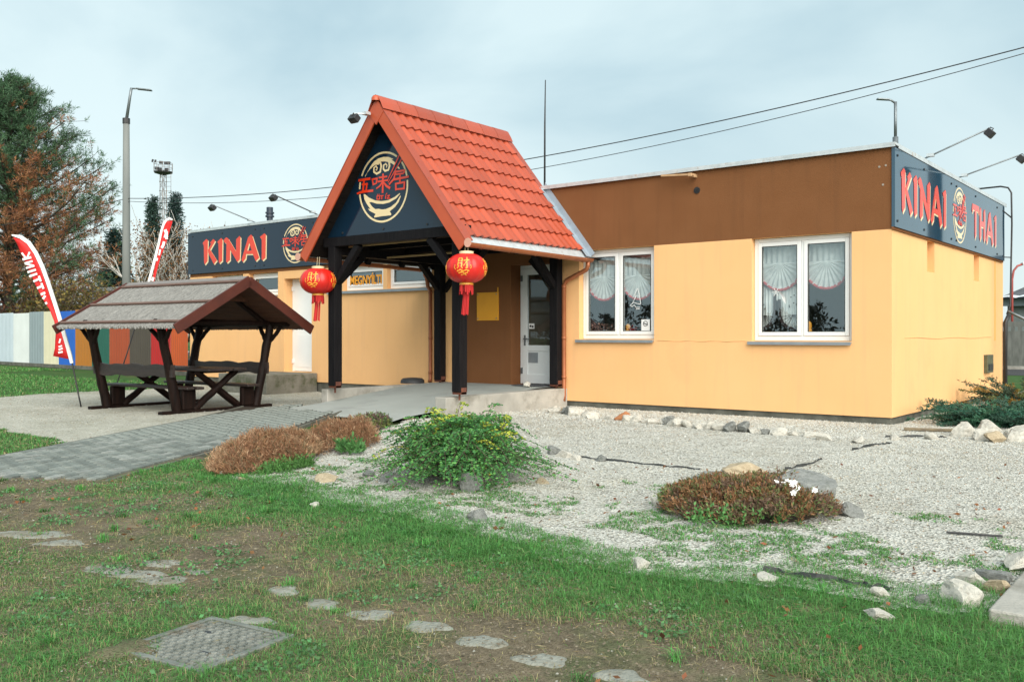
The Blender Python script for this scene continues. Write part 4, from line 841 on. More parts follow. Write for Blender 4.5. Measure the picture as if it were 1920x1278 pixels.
# ------------------------------------------------------------------ picnic shelter
LOG = M('dark_log', (.006,.0035,.003), (.016,.008,.006), rough=.5, scale=2.5, stretch=(8,8,1), bump=.4, bscale=14, spec=.12)
PLK = M('dark_plank', (.014,.009,.008), (.034,.021,.018), rough=.42, scale=2, stretch=(1,9,9), bump=.4, bscale=16, spec=.55)
REDW = M('red_brown_board', (.085,.018,.010), (.055,.012,.008), rough=.55, scale=3, stretch=(1,1,1), bump=.2, bscale=30)
BATT = M('weathered_batten', (.11,.055,.04), (.17,.11,.09), rough=.8, scale=3, stretch=(1,12,12))
REED = M('grey_reed', (.31,.305,.29), (.16,.155,.145), rough=.95, scale=10, spread=.22, stretch=(16,1.2,1.2), bump=1, bscale=20, dirt=(.36,.355,.335), dscale=5, dmin=.45, dmax=.7)
UNDER = M('brown_soffit', (.10,.035,.014), (.065,.022,.010), rough=.8, scale=3, stretch=(1,8,8), bump=.2)
sh = empty('picnic_shelter', (-10.688,-4.519,0), 'dark log picnic shelter with reed roof, benches and table', 'picnic shelter'); sh.rotation_euler = (0,0,.066)
def local(o): o.matrix_parent_inverse = Matrix.Identity(4); return o
def sb(m, name, mat, parent=None, **k):
    o = m.build(name, mat, None, **k); o.parent = parent or sh; return o
def log(a, b, r0, r1=None, name='log', mat=LOG, n=9, seg=7, wob=.008):
    a = Vector(a); b = Vector(b); r1 = r1 or r0; P = []; rr = []
    for i in range(seg+1): t = i/seg; P.append(a.lerp(b,t) + Vector((random.uniform(-wob,wob),random.uniform(-wob,wob),random.uniform(-wob,wob)))*(0 < i < seg)); rr.append((r0*(1-t)+r1*t)*random.uniform(.93,1.07))
    m = MB(); m.tube(P, rr, n); return sb(m, name, mat, smooth='auto')
XL, XR, HWD, ZE, ZR = -1.65, 1.80, 1.36, 1.42, 2.20
for sx in (-1, 1):
    m = MB(); m.box(sx*1.0-.06, sx*1.0+.06, -1.12, 1.12, 0, .055); sb(m, 'ground_sleeper', LOG, bevel=.012)
    for sy in (-1, 1):
        log((sx*.99, sy*.80, .04), (sx*1.0, sy*1.12, 1.47), .082, .072, 'post')
        for dx in (-1, 1): log((sx*1.0, sy*1.05, 1.12), (sx*1.0+dx*.32, sy*1.13, 1.46), .038, .036, 'brace', n=7)
    log((sx*1.0,-1.22,1.49), (sx*1.0,1.22,1.49), .05, .05, 'tie_log')
    log((sx*1.0-.1*0,-.95,1.52), (sx*1.0,-.02,2.10), .045, .045, 'rafter'); log((sx*1.0,.95,1.52), (sx*1.0,.02,2.10), .045, .045, 'rafter')
    log((sx*1.0,-.50,.05), (sx*1.0,.36,.665), .06, .055, 'table_leg'); log((sx*.90,.50,.05), (sx*.90,-.36,.665), .06, .055, 'table_leg')
    for sy in (-1, 1):
        m = MB(); m.box(sx*1.0-.045, sx*1.0+.045, sy*.60-.13, sy*.60+.13, .056, .385); sb(m, 'bench_support', LOG, bevel=.02)
for sy in (-1, 1):
    log((-1.35,sy*1.13,1.475), (1.45,sy*1.13,1.475), .05, .05, 'eave_log')
    for k, (a, b) in enumerate(((.44,.585), (.592,.74))):
        m = MB(); 
        m.box(-1.18-.03*k, 1.22-.05*k, min(sy*a,sy*b), max(sy*a,sy*b), .388, .432); sb(m, 'seat_plank', PLK, bevel=.012)
    m = MB(); nX = 14
    for i in range(nX+1):
        x = -1.12+2.25*i/nX; t = .012*math.sin(i*1.9); yb = sy*.955
        for dy, dz in ((-.022,-.10),(.022,-.10),(.030,0),(.022,.095),(-.022,.095)): m.v.append((x, yb+dy*(1 if sy > 0 else -1)+.0, .70+dz*(1+.1*math.sin(i*1.1+dz*9))+t+ sy*0))
    for i in range(nX):
        for j in range(5): q = i*5+j; q2 = i*5+(j+1) % 5; m.f.append((q, q2, q2+5, q+5))
    m.f += [tuple(range(5)), tuple(nX*5+k for k in range(5))]; sb(m, 'backrest', PLK, smooth='auto')
for k in range(3):
    m = MB(); m.box(-1.16+.02*k, 1.26-.03*(k % 2), -.39+k*.262, -.39+k*.262+.256, .675, .722); sb(m, 'table_plank', PLK, bevel=.012)
for i in range(2): m = MB(); m.box(-.72+i*1.44-.03, -.72+i*1.44+.03, -.36, .36, .63, .6745); sb(m, 'table_cleat', LOG)
ra = math.atan2(ZR-ZE, HWD); L2 = math.hypot(HWD, ZR-ZE)
def sp(side, x, s, h): return (x, side*(math.cos(ra)*s + math.sin(ra)*h), ZR - math.sin(ra)*s + math.cos(ra)*h)
def slab(m, side, x0, x1, s0, s1, h0, h1):
    i = len(m.v); m.v += [sp(side,x,s,h) for h in (h0,h1) for x, s in ((x0,s0),(x1,s0),(x1,s1),(x0,s1))]; m.f += [(i,i+1,i+2,i+3),(i+4,i+7,i+6,i+5),(i,i+4,i+5,i+1),(i+1,i+5,i+6,i+2),(i+2,i+6,i+7,i+3),(i+3,i+7,i+4,i)]
for side in (-1, 1):
    for k in range(8):
        m = MB(); s0 = .02+k*(L2-.04)/8; slab(m, side, XL+.05, XR-.05, s0, s0+(L2-.04)/8-.006, -.055, -.03+.002*(k % 2)); sb(m, 'roof_board', UNDER)
    # reed mat: stalks laid down the slope
    nX = 150; m = MB()
    for i in range(nX):
        x = XL+.03+(XR-XL-.06)*i/nX; w = (XR-XL-.06)/nX; dh = random.uniform(0,.010); e = random.uniform(-.025,.03); sk = random.uniform(-.01,.01)
        slabv = [(x,0,.0),(x+w,0,.0)]; b = len(m.v)
        for s in (.0, L2*.5, L2+.02+e):
            m.v += [sp(side,x+sk*s,s,-.028), sp(side,x+w*.25+sk*s,s,.004+dh), sp(side,x+w*.75+sk*s,s,.004+dh), sp(side,x+w+sk*s,s,-.028)]
        for q in range(2):
            for j in range(3): a = b+q*4+j; m.f.append((a, a+1, a+5, a+4))
        m.f.append((b+8,b+9,b+10,b+11))
    o = sb(m, 'reed_mat', REED); o['kind'] = 'stuff'
    for s in (.13, L2*.52, L2-.10):
        m = MB(); slab(m, side, XL+.03, XR-.03, s-.025, s+.025, .014, .045); sb(m, 'batten', BATT, bevel=.004)
    m = MB(); slab(m, side, XL+.08, XR-.03, -.02, .10, .03, .047); sb(m, 'ridge_board', M('grey_board_%d' % side, (.16,.14,.13), (.22,.2,.19), scale=5, stretch=(1,10,10)), bevel=.004)
    for x0, x1 in ((XR-.03, XR+.005), (XL-.005, XL+.03)):
        m = MB(); slab(m, side, x0, x1, -.01 if side < 0 else .012, L2+.05, -.115, .052); sb(m, 'barge_board', REDW, bevel=.005)
m = MB(); m.prism([[(-.55,1.83),(.55,1.83),(0,2.12)]], lambda u, v, d: (-1.2-d, u, v), 0, .02); sb(m, 'gable_board', UNDER)
m = MB(); m.prism([[(-.55,1.85),(.55,1.85),(0,2.13)]], lambda u, v, d: (1.2-d, u, v), 0, .02); sb(m, 'gable_board', UNDER)

# ------------------------------------------------------------------ feather flags
FLR = M('flag_red', (.62,.012,.012), (.55,.010,.010), rough=.65, scale=4, spread=.3); FLW = M('flag_white', (.80,.81,.80), (.76,.77,.76), rough=.7, scale=4)
RT = Vector((.783,.622,0)); FW = Vector((-.622,.783,0))
def flag(name, base, label, left, right, scale, bend, letters_, polepts):
    # outlines are in metres in the banner's own plane: u sideways, v up from the foot
    r = empty(name, base, label, 'flag', 'red feather flags'); base = Vector(base)
    def fp(u, v, d=0): return base + RT*u*scale + Vector((0,0,v*scale)) + FW*(-d + bend*math.sin(v*2.1+u*1.5))
    m = MB(); k = 8
    for (a, b) in zip(left, right):
        for j in range(k+1): t = j/k; u = a[0]+(b[0]-a[0])*t; v = a[1]+(b[1]-a[1])*t; m.v.append(tuple(fp(u, v, .012*math.sin(t*5+v*4))))
    n = len(left)
    for i in range(n-1):
        for j in range(k): q = i*(k+1)+j; m.f.append((q, q+1, q+k+2, q+k+1))
    bn = m.build('banner', FLR, r, True, fix=False); sol = bn.modifiers.new('cloth', 'SOLIDIFY'); sol.thickness = .003
    m = MB(); m.tube([tuple(fp(u, v)) for u, v in polepts[0]], [.014*scale]*len(polepts[0]), 7); m.build('pole', BLK, r, True)
    m = MB(); ribbon(m, polepts[1], polepts[2], lambda u, v, d: tuple(fp(u, v, d)), -.012, .016); m.build('sleeve', FLW, r)
    for pts, w in letters_:
        m = MB(); ribbon(m, pts, w, lambda u, v, d: tuple(fp(u, v, d)), .014, .017); m.build('lettering', FLW, bn)
K1 = .009478
def z1(zx, zy): return ((20+zx/3.365)-151)*K1, (763-(400+zy/3.365))*K1
def z1l(*p): return [z1(*q) for q in p]
w = 11/3.365*K1
flag('feather_flag', (-12.273,-5.531,0), 'tall red feather flag leaning left beside the picnic shelter',
     z1l((20,150),(45,195),(62,240),(90,300),(120,365),(155,440),(195,525),(245,605),(272,680),(278,760),(272,850),(262,900)),
     z1l((30,155),(80,165),(120,200),(160,270),(195,350),(225,440),(255,540),(285,640),(300,700),(330,790),(350,860),(368,920)), 1, .03,
     [(z1l(*s), w*k) for s, k in [(((82,292),(138,278)),1.3),(((105,285),(78,250)),1),(((112,282),(128,245)),1),(((95,316),(146,302)),1.1),(((98,318),(152,330)),1),(((103,346),(157,331)),1.1),(((112,372),(166,356)),1.2),(((122,398),(174,381)),1.2),(((148,430),(190,412)),1.2),(((184,395),(196,430)),1.2),(((170,472),(206,458)),1.2),(((199,440),(212,476)),1.2),(((193,512),(222,500)),1.3),(((206,540),(222,518)),1.3),(((222,560),(230,572)),1.2),
      (((298,878),(326,872)),1.1),(((300,860),(326,850)),1),(((300,842),(322,834)),1),(((304,818),(312,790)),1),(((300,748),(306,734)),.8)]],
     (z1l((445,1222),(428,1150),(415,1090),(385,950),(372,900),(350,820),(302,640),(240,435),(165,250)), z1l((15,138),(70,150),(120,185),(165,250),(205,335),(240,435),(272,540),(302,640),(325,730),(350,820),(372,900),(382,945)), [.02]+[.062]*10+[.05]))
K2 = .01161
def z2(zx, zy): return ((200+zx/5.812)-213)*K2, (738-(340+zy/5.812))*K2
def z2l(*p): return [z2(*q) for q in p]
flag('feather_flag', (-15.412,-3.244,0), 'red feather flag leaning right behind the reed roof',
     z2l((668,425),(640,450),(615,530),(590,640),(565,750),(540,850),(515,960),(500,1050),(440,1250),(380,1450)),
     z2l((722,425),(718,450),(700,500),(660,630),(625,720),(590,800),(555,930),(530,1050),(475,1250),(420,1450)), 1, .02,
     [(z2l(*s), k) for s, k in [(((640,520),(655,560),(640,610)),.07),(((660,540),(655,625)),.05),(((628,650),(618,690),(600,720)),.055),(((585,735),(572,800)),.035),(((555,830),(545,860)),.03),(((512,1040),(500,1080)),.05)]],
     (z2l((76,2313),(230,1840),(330,1530),(470,1060),(530,820),(600,530)), z2l((722,412),(690,398),(655,415),(625,460),(600,530),(565,680),(530,820),(495,960),(470,1060),(400,1300),(330,1530)), [.03]+[.05]*10))

# ------------------------------------------------------------------ coloured sheet-metal fence
fx = [(-42.64,4.68),(-40.48,4.51),(-38.14,4.33),(-36.28,4.18),(-34.70,4.06),(-33.15,3.94),(-31.53,3.81),(-30.01,3.69),(-28.48,3.57),(-26.84,3.44),(-25.22,3.31),(-23.82,3.20),(-22.67,3.11)]
fc = [('green',(.1,.2,.1)),('grey blue',(.42,.50,.55)),('white',(.66,.70,.69)),('slate grey',(.22,.28,.30)),('cream',(.66,.62,.44)),('bright blue',(.012,.11,.48)),('ochre',(.40,.15,.015)),('dark green',(.012,.10,.07)),('brick red',(.34,.06,.018)),('dark brown',(.07,.055,.042)),('red',(.42,.012,.012)),('orange',(.50,.085,.016))]
fence = empty('sheet_metal_fence', (-32.6,3.9,0), 'fence of corrugated metal panels in many colours', 'fence')
for i, (nm, c) in enumerate(fc):
    a = Vector((*fx[i],0)); b = Vector((*fx[i+1],0)); d = (b-a).normalized(); n = Vector((-d.y,d.x,0)); Ln = (b-a).length; m = MB(); p = .16 if i in (1,3) else .13; amp = .03 if i in (1,3) else .014; k = int(Ln/p); pts = []
    for j in range(k):
        u = Ln*j/k; q = Ln/k; pts += [(u,0),(u+q*.35,0),(u+q*.5,amp),(u+q*.85,amp)]
    pts.append((Ln-.004,0)); zt = 2.25+.02*math.sin(i*2.3)
    for u, h in pts:
        for z in (.12, zt): m.v.append(tuple(a+d*u+n*(-h)+Vector((0,0,z))))
    for j in range(len(pts)-1): m.f.append((2*j,2*j+2,2*j+3,2*j+1))
    o = m.build('panel', M('fence_'+nm.replace(' ','_'), c, tuple(x*.88 for x in c), rough=.5, scale=2, spread=.3), fence, fix=False); tag(o, nm+' corrugated fence panel')
    m = MB(); q = a+n*.08; m.box(q.x-.03,q.x+.03,q.y-.03,q.y+.03,0,2.2); m.build('post', GREYM, fence)
m = MB(); m.beam((*fx[0],.05), (*fx[-1],.05), .12, .14); m.build('base_board', PLINTH, fence)
for z in (.5, 1.8):
    m = MB(); m.beam((fx[0][0],fx[0][1]+.06,z), (fx[-1][0],fx[-1][1]+.06,z), .04, .05); m.build('rail', GREYM, fence)

# ------------------------------------------------------------------ poles, mast, wires
CPOLE = M('concrete_pole', (.20,.21,.20), (.15,.16,.155), rough=.9, scale=3, stretch=(1,1,.2))
sl_ = empty('street_lamp', (-27.6,4.3,0), 'tall concrete street lamp with steel top behind the coloured fence', 'street lamp')
bx, by = -27.9, 3.9
k = ((bx-cam.location.x)*-.622+(by-cam.location.y)*.7825)/33.
zt = lambda py: 1.27+(629-py)*33.*k/1722
m = MB(); m.tube([(bx,by,0), (bx,by,zt(227))], [.165,.11], 12); m.build('pole', CPOLE, sl_, True)
m = MB(); m.tube([(bx,by,zt(232)), (bx,by,zt(222))], .13, 12); m.build('collar', BLK, sl_)
m = MB(); m.tube([(bx,by,zt(227)), (bx+.10,by+.09,zt(180)), (bx+.14,by+.12,zt(165))], [.06,.05,.05], 8); m.build('extension', GREYM, sl_, True)
m = MB(); m.tube([(bx+.12,by+.1,zt(166)), (bx+.36,by+.3,zt(166))], .03, 7); m.build('arm', GREYM, sl_, True)
m = MB(); m.beam((bx+.30,by+.24,zt(166.5)), (bx+.72,by+.57,zt(169.5)), .2, .05); m.build('lamp_head', GREYM, sl_, bevel=.015)
A_ = Vector((bx,by,zt(372))); B_ = Vector((1.15,6.64,6.93))
up_ = empty('utility_pole', (1.15,6.64,0), 'dark wooden utility pole standing beside the side wall', 'utility pole')
TARW = M('tarred_pole', (.03,.025,.022), (.05,.04,.035), rough=.8, scale=4, stretch=(6,6,.5))
m = MB(); m.tube([(1.15,6.64,0), (1.15,6.64,7.4)], [.16,.12], 12); m.build('pole', TARW, up_, True)
m = MB(); m.beam((.8,6.4,6.93), (1.5,6.88,6.93), .07, .07); m.build('cross_arm', TARW, up_)
def wire(a, b, sag, r, label, grp=None):
    a = Vector(a); b = Vector(b); P = [a.lerp(b,t/40)-Vector((0,0,4*sag*(t/40)*(1-t/40))) for t in range(41)]
    m = MB(); m.tube(P, r, 5); o = m.build('overhead_wire', BLK, None, True); tag(o, label, 'wire', grp)
wire(A_, B_, .80, .013, 'upper overhead wire running from the street lamp over the roof')
wire(A_-Vector((0,0,.1)), B_-Vector((.2,.1,.16)), .98, .009, 'lower thin overhead wire running from the street lamp over the roof')
wire(A_, A_+Vector((-14,-6,-1.3)), .35, .014, 'short overhead wire left of the street lamp')
# lamp behind the building
bl = empty('street_lamp', (-4.97,17.74,0), 'slender street lamp rising behind the right roof corner', 'street lamp')
m = MB(); m.tube([(-4.97,17.74,0), (-4.97,17.74,7.75)], [.12,.09], 10); m.build('pole', GREYM, bl, True)
m = MB(); m.tube([(-4.97,17.74,7.7), (-4.97,17.74,8.9)], .05, 8); m.build('extension', GREYM, bl, True)
m = MB(); m.tube([(-4.97,17.74,8.85), (-5.08,17.65,8.95), (-5.2,17.55,8.97)], .035, 7); m.build('arm', GREYM, bl, True)
m = MB(); m.beam((-5.14,17.6,8.97), (-5.44,17.36,8.99), .16, .05); m.build('lamp_head', GREYM, bl, bevel=.012)
# floodlight mast
fm = empty('floodlight_mast', (-88.06,41.14,0), 'lattice floodlight mast far behind the trees', 'mast'); c = Vector((-88.06,41.14,0)); STEEL = M('mast_steel', (.16,.18,.2), (.25,.2,.17), rough=.6, scale=1)
m = MB(); legs = [(-.28,-.28),(.28,-.28),(.28,.28),(-.28,.28)]
for i, (x, y) in enumerate(legs):
    m.beam((c.x+x*1.3,c.y+y*1.3,0), (c.x+x*.8,c.y+y*.8,19), .07, .07)
    x2, y2 = legs[(i+1) % 4]
    for k in range(19): m.beam((c.x+x,c.y+y,k), (c.x+x2,c.y+y2,k+1), .03, .03); m.beam((c.x+x,c.y+y,k), (c.x+x2,c.y+y2,k), .03, .03)
m.build('lattice', STEEL, fm)
m = MB(); m.tube([(c.x+.7,c.y+.5,0), (c.x+.7,c.y+.5,19)], .025, 5)
for k in range(38): m.tube([(c.x+.3,c.y+.25,k*.5), (c.x+.7,c.y+.5,k*.5)], .018, 4)
m.build('ladder', STEEL, fm)
m = MB(); m.lathe([(.1,18.7),(.95,18.95),(1.0,19.1),(.1,19.1)], (c.x,c.y,0), 10); m.build('platform', BLK, fm)
m = MB()
for z in (19.5, 20.0): m.tube([(c.x+.98*math.cos(t*math.pi/5),c.y+.98*math.sin(t*math.pi/5),z) for t in range(11)], .025, 5)
for t in range(10): m.tube([(c.x+.98*math.cos(t*math.pi/5),c.y+.98*math.sin(t*math.pi/5),19.0), (c.x+.98*math.cos(t*math.pi/5),c.y+.98*math.sin(t*math.pi/5),20.0)], .025, 5)
m.build('railing', STEEL, fm)
for u, z, tilt in ((-1.5,20.3,.6), (-1.1,20.25,.6), (-.3,20.1,.2), (.4,20.05,0), (.75,20.05,0), (-.5,19.4,0), (.5,19.35,0), (-.9,19.45,0)):
    p = c+RT*u*.75; m = MB(); m.beam(p+Vector((0,0,z-.15))-RT*.12*tilt, p+Vector((0,0,z+.15))+RT*.01, .4 if tilt < .5 else .16, .14, FW); m.build('floodlight', BLK, fm)
# red street lamp and the house across the road
rl = empty('street_lamp', (-3.9,29.4,0), 'small red curved lamp post in front of the grey house', 'street lamp'); q = Vector((-3.55,29.1,0))
m = MB(); m.tube([q, q+Vector((0,0,3.6)), q+RT*.06+Vector((0,0,3.95)), q+RT*.22+Vector((0,0,4.15)), q+RT*.42+Vector((0,0,4.22))], .045, 7); m.build('pole', M('red_pole', (.36,.07,.06), (.3,.06,.05), rough=.5), rl, True)
m = MB(); m.beam(q+RT*.4+Vector((0,0,4.24)), q+RT*.95+Vector((0,0,4.36)), .2, .1); m.build('lamp_head', M('pale_lamp', (.75,.75,.75)), rl, bevel=.02)
hs = empty('house', (0,36,0), 'grey house with tiled roof behind the concrete fence', 'house')
HW_ = M('house_wall', (.22,.25,.25), (.18,.2,.2), rough=.9); HR = M('house_roof', (.085,.09,.10), (.06,.065,.07), rough=.8, scale=3, bump=.6, bscale=14)
m = MB(); m.box(-4.6, 9, 34, 42, 0, 2.9); m.build('wall', HW_, hs)
m = MB(); P = [(-5.0,33.6,2.95),(9.4,33.6,2.95),(9.4,42.4,2.95),(-5.0,42.4,2.95),(-1.0,38,5.3),(6,38,5.3)]; m.v += P; m.f += [(0,1,5,4),(1,2,5),(2,3,4,5),(3,0,4),(0,3,2,1)]; rf = m.build('roof', HR, hs, fix=False)
m = MB(); m.box(-1.6,-1.1,36.2,36.7,3.6,5.7); m.build('chimney', HR, rf)
m = MB(); m.box(-5.05,9.4,33.45,33.6,2.62,2.94); m.build('fascia', M('fascia_grey', (.16,.2,.22)), hs)
m = MB(); nX = 90; 
for i in range(nX+1):
    x = -5.2+14.6*i/nX; zz = .03*math.sin(i*1.6)
    m.v += [(x,32.9,3.0+zz), (x,33.7,3.12+zz)]
for i in range(nX): m.f.append((2*i,2*i+2,2*i+3,2*i+1))
m.build('porch_sheet', M('white_sheet', (.7,.74,.76), (.6,.64,.66), rough=.6), hs, fix=False)
cf = empty('concrete_fence', (2,27,0), 'weathered grey concrete slab fence across the road', 'fence'); CF = M('fence_concrete', (.17,.175,.16), (.10,.105,.095), rough=.95, scale=3, stretch=(3,3,.6), bump=.4)
for i in range(8):
    x = -6.3+i*2.05; m = MB(); m.box(x,x+1.98,27.0,27.08,0,1.45); 
    for k in range(8): m.box(x+.06+k*.24,x+.19+k*.24,27.0,27.08,1.451,1.62)
    m.box(x,x+1.98,27.0,27.08,1.621,1.82); m.build('slab', CF, cf); m = MB(); m.box(x-.06,x-.002,26.95,27.12,0,1.9); m.build('post', CF, cf)
sd_ = empty('storage_shed', (-42.2,11.2,0), 'white flat-roofed shed just visible behind the fence', 'shed')
m = MB(); m.box(-44.5,-40.2,10.6,14,0,3.55); m.build('wall', WHT, sd_); m = MB(); m.box(-44.7,-40.0,10.4,14.2,3.551,3.75); m.build('roof', GALV, sd_)

# ------------------------------------------------------------------ vegetation
LEAF = leaf_mat('leaf'); NEED = leaf_mat('needles', .1, .6); BLADE = leaf_mat('grass_blade', .3, .5)
BARK = M('bark', (.045,.035,.028), (.08,.062,.05), rough=.95, scale=6, stretch=(4,4,1), bump=.6, bscale=20)
BIRCHB = M('birch_bark', (.62,.60,.55), (.35,.33,.3), rough=.85, scale=5, stretch=(1,1,3), dirt=(.06,.05,.05), dscale=3, dmin=.58, dmax=.66)
TWIG = M('twig', (.07,.05,.038), (.12,.085,.06), rough=.9, scale=8)
def quads(P, D, U, ln, wd):
    # diamond leaves: base P, direction D, side U
    n = len(P); V = np.empty((n,4,3)); ln = np.asarray(ln).reshape(-1,1); wd = np.asarray(wd).reshape(-1,1)
    V[:,0] = P; V[:,1] = P+D*ln*.5+U*wd*.5; V[:,2] = P+D*ln; V[:,3] = P+D*ln*.5-U*wd*.5
    return V.reshape(-1,3), np.arange(n*4).reshape(-1,4)
def unit(v): return v/np.maximum(np.linalg.norm(v,axis=-1,keepdims=True),1e-9)
def rdir(n): return unit(rng.normal(size=(n,3)))
def leaves(name, P, D, ln, wd, C, mat, parent):
    U = unit(np.cross(D, rdir(len(P)))); V, F = quads(P, D, U, ln, wd); return np_mesh(name, V, F, mat, parent, np.repeat(C,4,0))
def jitcol(base, n, v=.25): return np.clip(np.asarray(base)*(1+rng.uniform(-v,v,(n,1)))*(1+rng.uniform(-.12,.12,(n,3))),0,1)

def grow(m, p, d, ln, r, depth, tips, spread=.6, seg=4, up=.15, kids=(2,4), n=6, shrink=.68, minr=.006):
    pts = [p.copy()]; rr = [r]; q = p.copy(); dd = d.copy()
    for i in range(seg):
        dd = (dd + Vector((random.gauss(0,.16),random.gauss(0,.16),random.gauss(0,.10)+up*.3))).normalized(); q = q+dd*ln/seg; pts.append(q.copy()); rr.append(max(minr, r*(1-.45*(i+1)/seg)))
    m.tube(pts, rr, n if depth > 1 else 4, cap=False)
    if depth == 0: tips += [(pts[i], dd.copy()) for i in range(1, seg+1)]; return
    for k in range(random.randint(*kids)):
        t = random.uniform(.35,1); i = min(seg, int(t*seg)); s = Vector((random.gauss(0,1),random.gauss(0,1),random.gauss(0,.5))).normalized()
        nd = (dd*(1-spread)+s*spread+Vector((0,0,up))).normalized()
        grow(m, pts[i], nd, ln*shrink*random.uniform(.75,1.2), rr[i]*.62, depth-1, tips, spread, seg, up, kids, n, shrink, minr)

# big pine, part green and part brown
pine = empty('pine_tree', (-44.5,6.78,0), 'large pine with brown dying lower branches at the left edge', 'tree')
c0 = np.array([-44.5,6.78,0]); m = MB(); H_ = 13.7
m.tube([(c0[0],c0[1],0), (c0[0]+.1,c0[1],5), (c0[0]-.05,c0[1]+.1,10), (c0[0],c0[1],H_)], [.32,.25,.14,.03], 10); P = []; D = []; G = []
tw = MB()
for k in range(150):
    z = 2.2+(H_-2.4)*(k/150)**.92; az = k*2.39996+random.uniform(-.4,.4); t = (z-2)/(H_-2); mx_ = (6.3*(1-t)**.60+.5)*random.uniform(.62,1.12)*(1.12 if .3 < t < .55 else 1)
    base = Vector((c0[0],c0[1],z)); d = Vector((math.cos(az),math.sin(az),.10+.55*t)).normalized(); n = 7; pts = [base]; q = base.copy()
    for i in range(n): d = (d+Vector((random.gauss(0,.07),random.gauss(0,.07),.045))).normalized(); q = q+d*mx_/n; pts.append(q.copy())
    tw.tube(pts, [.06*(1-i/(n+1))+.012 for i in range(n+1)], 5, cap=False)
    for j in range(int(24+mx_*13)):
        s = random.uniform(.22,1)**.75*n; i = min(n-1,int(s)); b = pts[i].lerp(pts[i+1], s-i); off = Vector((random.gauss(0,1),random.gauss(0,1),random.gauss(0,.6)+.2))*(.16+.05*mx_); tp = b+off
        if random.random() < .25: tw.tube([b, tp], .010, 3, cap=False)
        P.append(tuple(tp)); dd = (off*.6+d*.6+Vector((0,0,.35))).normalized(); D.append(tuple(dd))
m.build('trunk', BARK, pine, True); tw.build('limbs', BARK, pine, True)
P = np.array(P); D = np.array(D); nt_ = len(P); k = 14
side = (P-c0)@np.array([.783,.622,0]); br = fbm(P[:,0]*.5+P[:,2]*.31,P[:,1]*.5-P[:,2]*.4,.95,4)+.25*(fbm(P[:,0],P[:,2],2.2,8)-.5)
brown = (br + .12*np.clip((8.8-P[:,2])/3,-1.3,.8) + .11*np.clip(side/3,-1,1)) > .645
PP = np.repeat(P,k,0)+np.repeat(D,k,0)*rng.uniform(-.12,.14,(nt_*k,1)); DD = unit(np.repeat(D,k,0)*.75+rdir(nt_*k)*.8)
C = np.where(np.repeat(brown,k)[:,None], jitcol((.27,.12,.055),nt_*k,.35), jitcol((.062,.125,.062),nt_*k,.4)); C *= np.repeat(rng.uniform(.65,1.3,nt_),k)[:,None]
leaves('crown', PP, DD, rng.uniform(.16,.32,nt_*k), rng.uniform(.02,.034,nt_*k), C, NEED, pine); print('pine', nt_*k)

def spruce(name, pos, H_, W_, label, col1, colb, browns, seed, grp):
    random.seed(seed); r = empty(name, pos, label, 'tree', grp); m = MB(); m.tube([pos,(pos[0],pos[1],H_)], [.2,.03], 7); m.build('trunk', BARK, r, True); P = []; D = []
    for k in range(150):
        t = (k/150)**.9; z = .8+(H_-.9)*t; L_ = W_*(1-t)**1.15*random.uniform(.55,1.1)+.15; az = k*2.4+random.uniform(-.5,.5)
        for j in range(int(12+L_*16)):
            s = random.uniform(.15,1); x = L_*s; P.append((pos[0]+x*math.cos(az)+random.gauss(0,.14),pos[1]+x*math.sin(az)+random.gauss(0,.14),z-.25*x+.12*x*x*.3+random.gauss(0,.12))); D.append((math.cos(az)+random.gauss(0,.4),math.sin(az)+random.gauss(0,.4),-.25+random.gauss(0,.4)))
    P = np.array(P); D = unit(np.array(D)); n = len(P); k = 4; PP = np.repeat(P,k,0)+rng.normal(0,.10,(n*k,3)); DD = unit(np.repeat(D,k,0)+rdir(n*k)*.6); bm_ = (rng.uniform(size=n*k) < browns*np.clip(1.4-PP[:,2]/H_*1.6,0,1))
    C = np.where(bm_[:,None], jitcol(colb,n*k,.3), jitcol(col1,n*k,.4)); leaves('crown', PP, DD, rng.uniform(.18,.34,n*k), rng.uniform(.06,.11,n*k), C, NEED, r)
spruce('spruce_tree', (-65.72,26.95,0), 12.6, 2.1, 'left of the twin spruces behind the birch', (.035,.07,.055), (.17,.10,.05), .6, 3, 'spruces behind the fence')
spruce('spruce_tree', (-64.32,28.06,0), 12.9, 2.0, 'right of the twin spruces beside the mast', (.03,.06,.055), (.17,.10,.05), .6, 4, 'spruces behind the fence')
spruce('spruce_tree', (-53.76,17.29,0), 8.2, 2.6, 'dark conifer directly behind the tall concrete street lamp', (.022,.048,.04), (.05,.05,.03), .3, 5, 'spruces behind the fence')
random.seed(21)
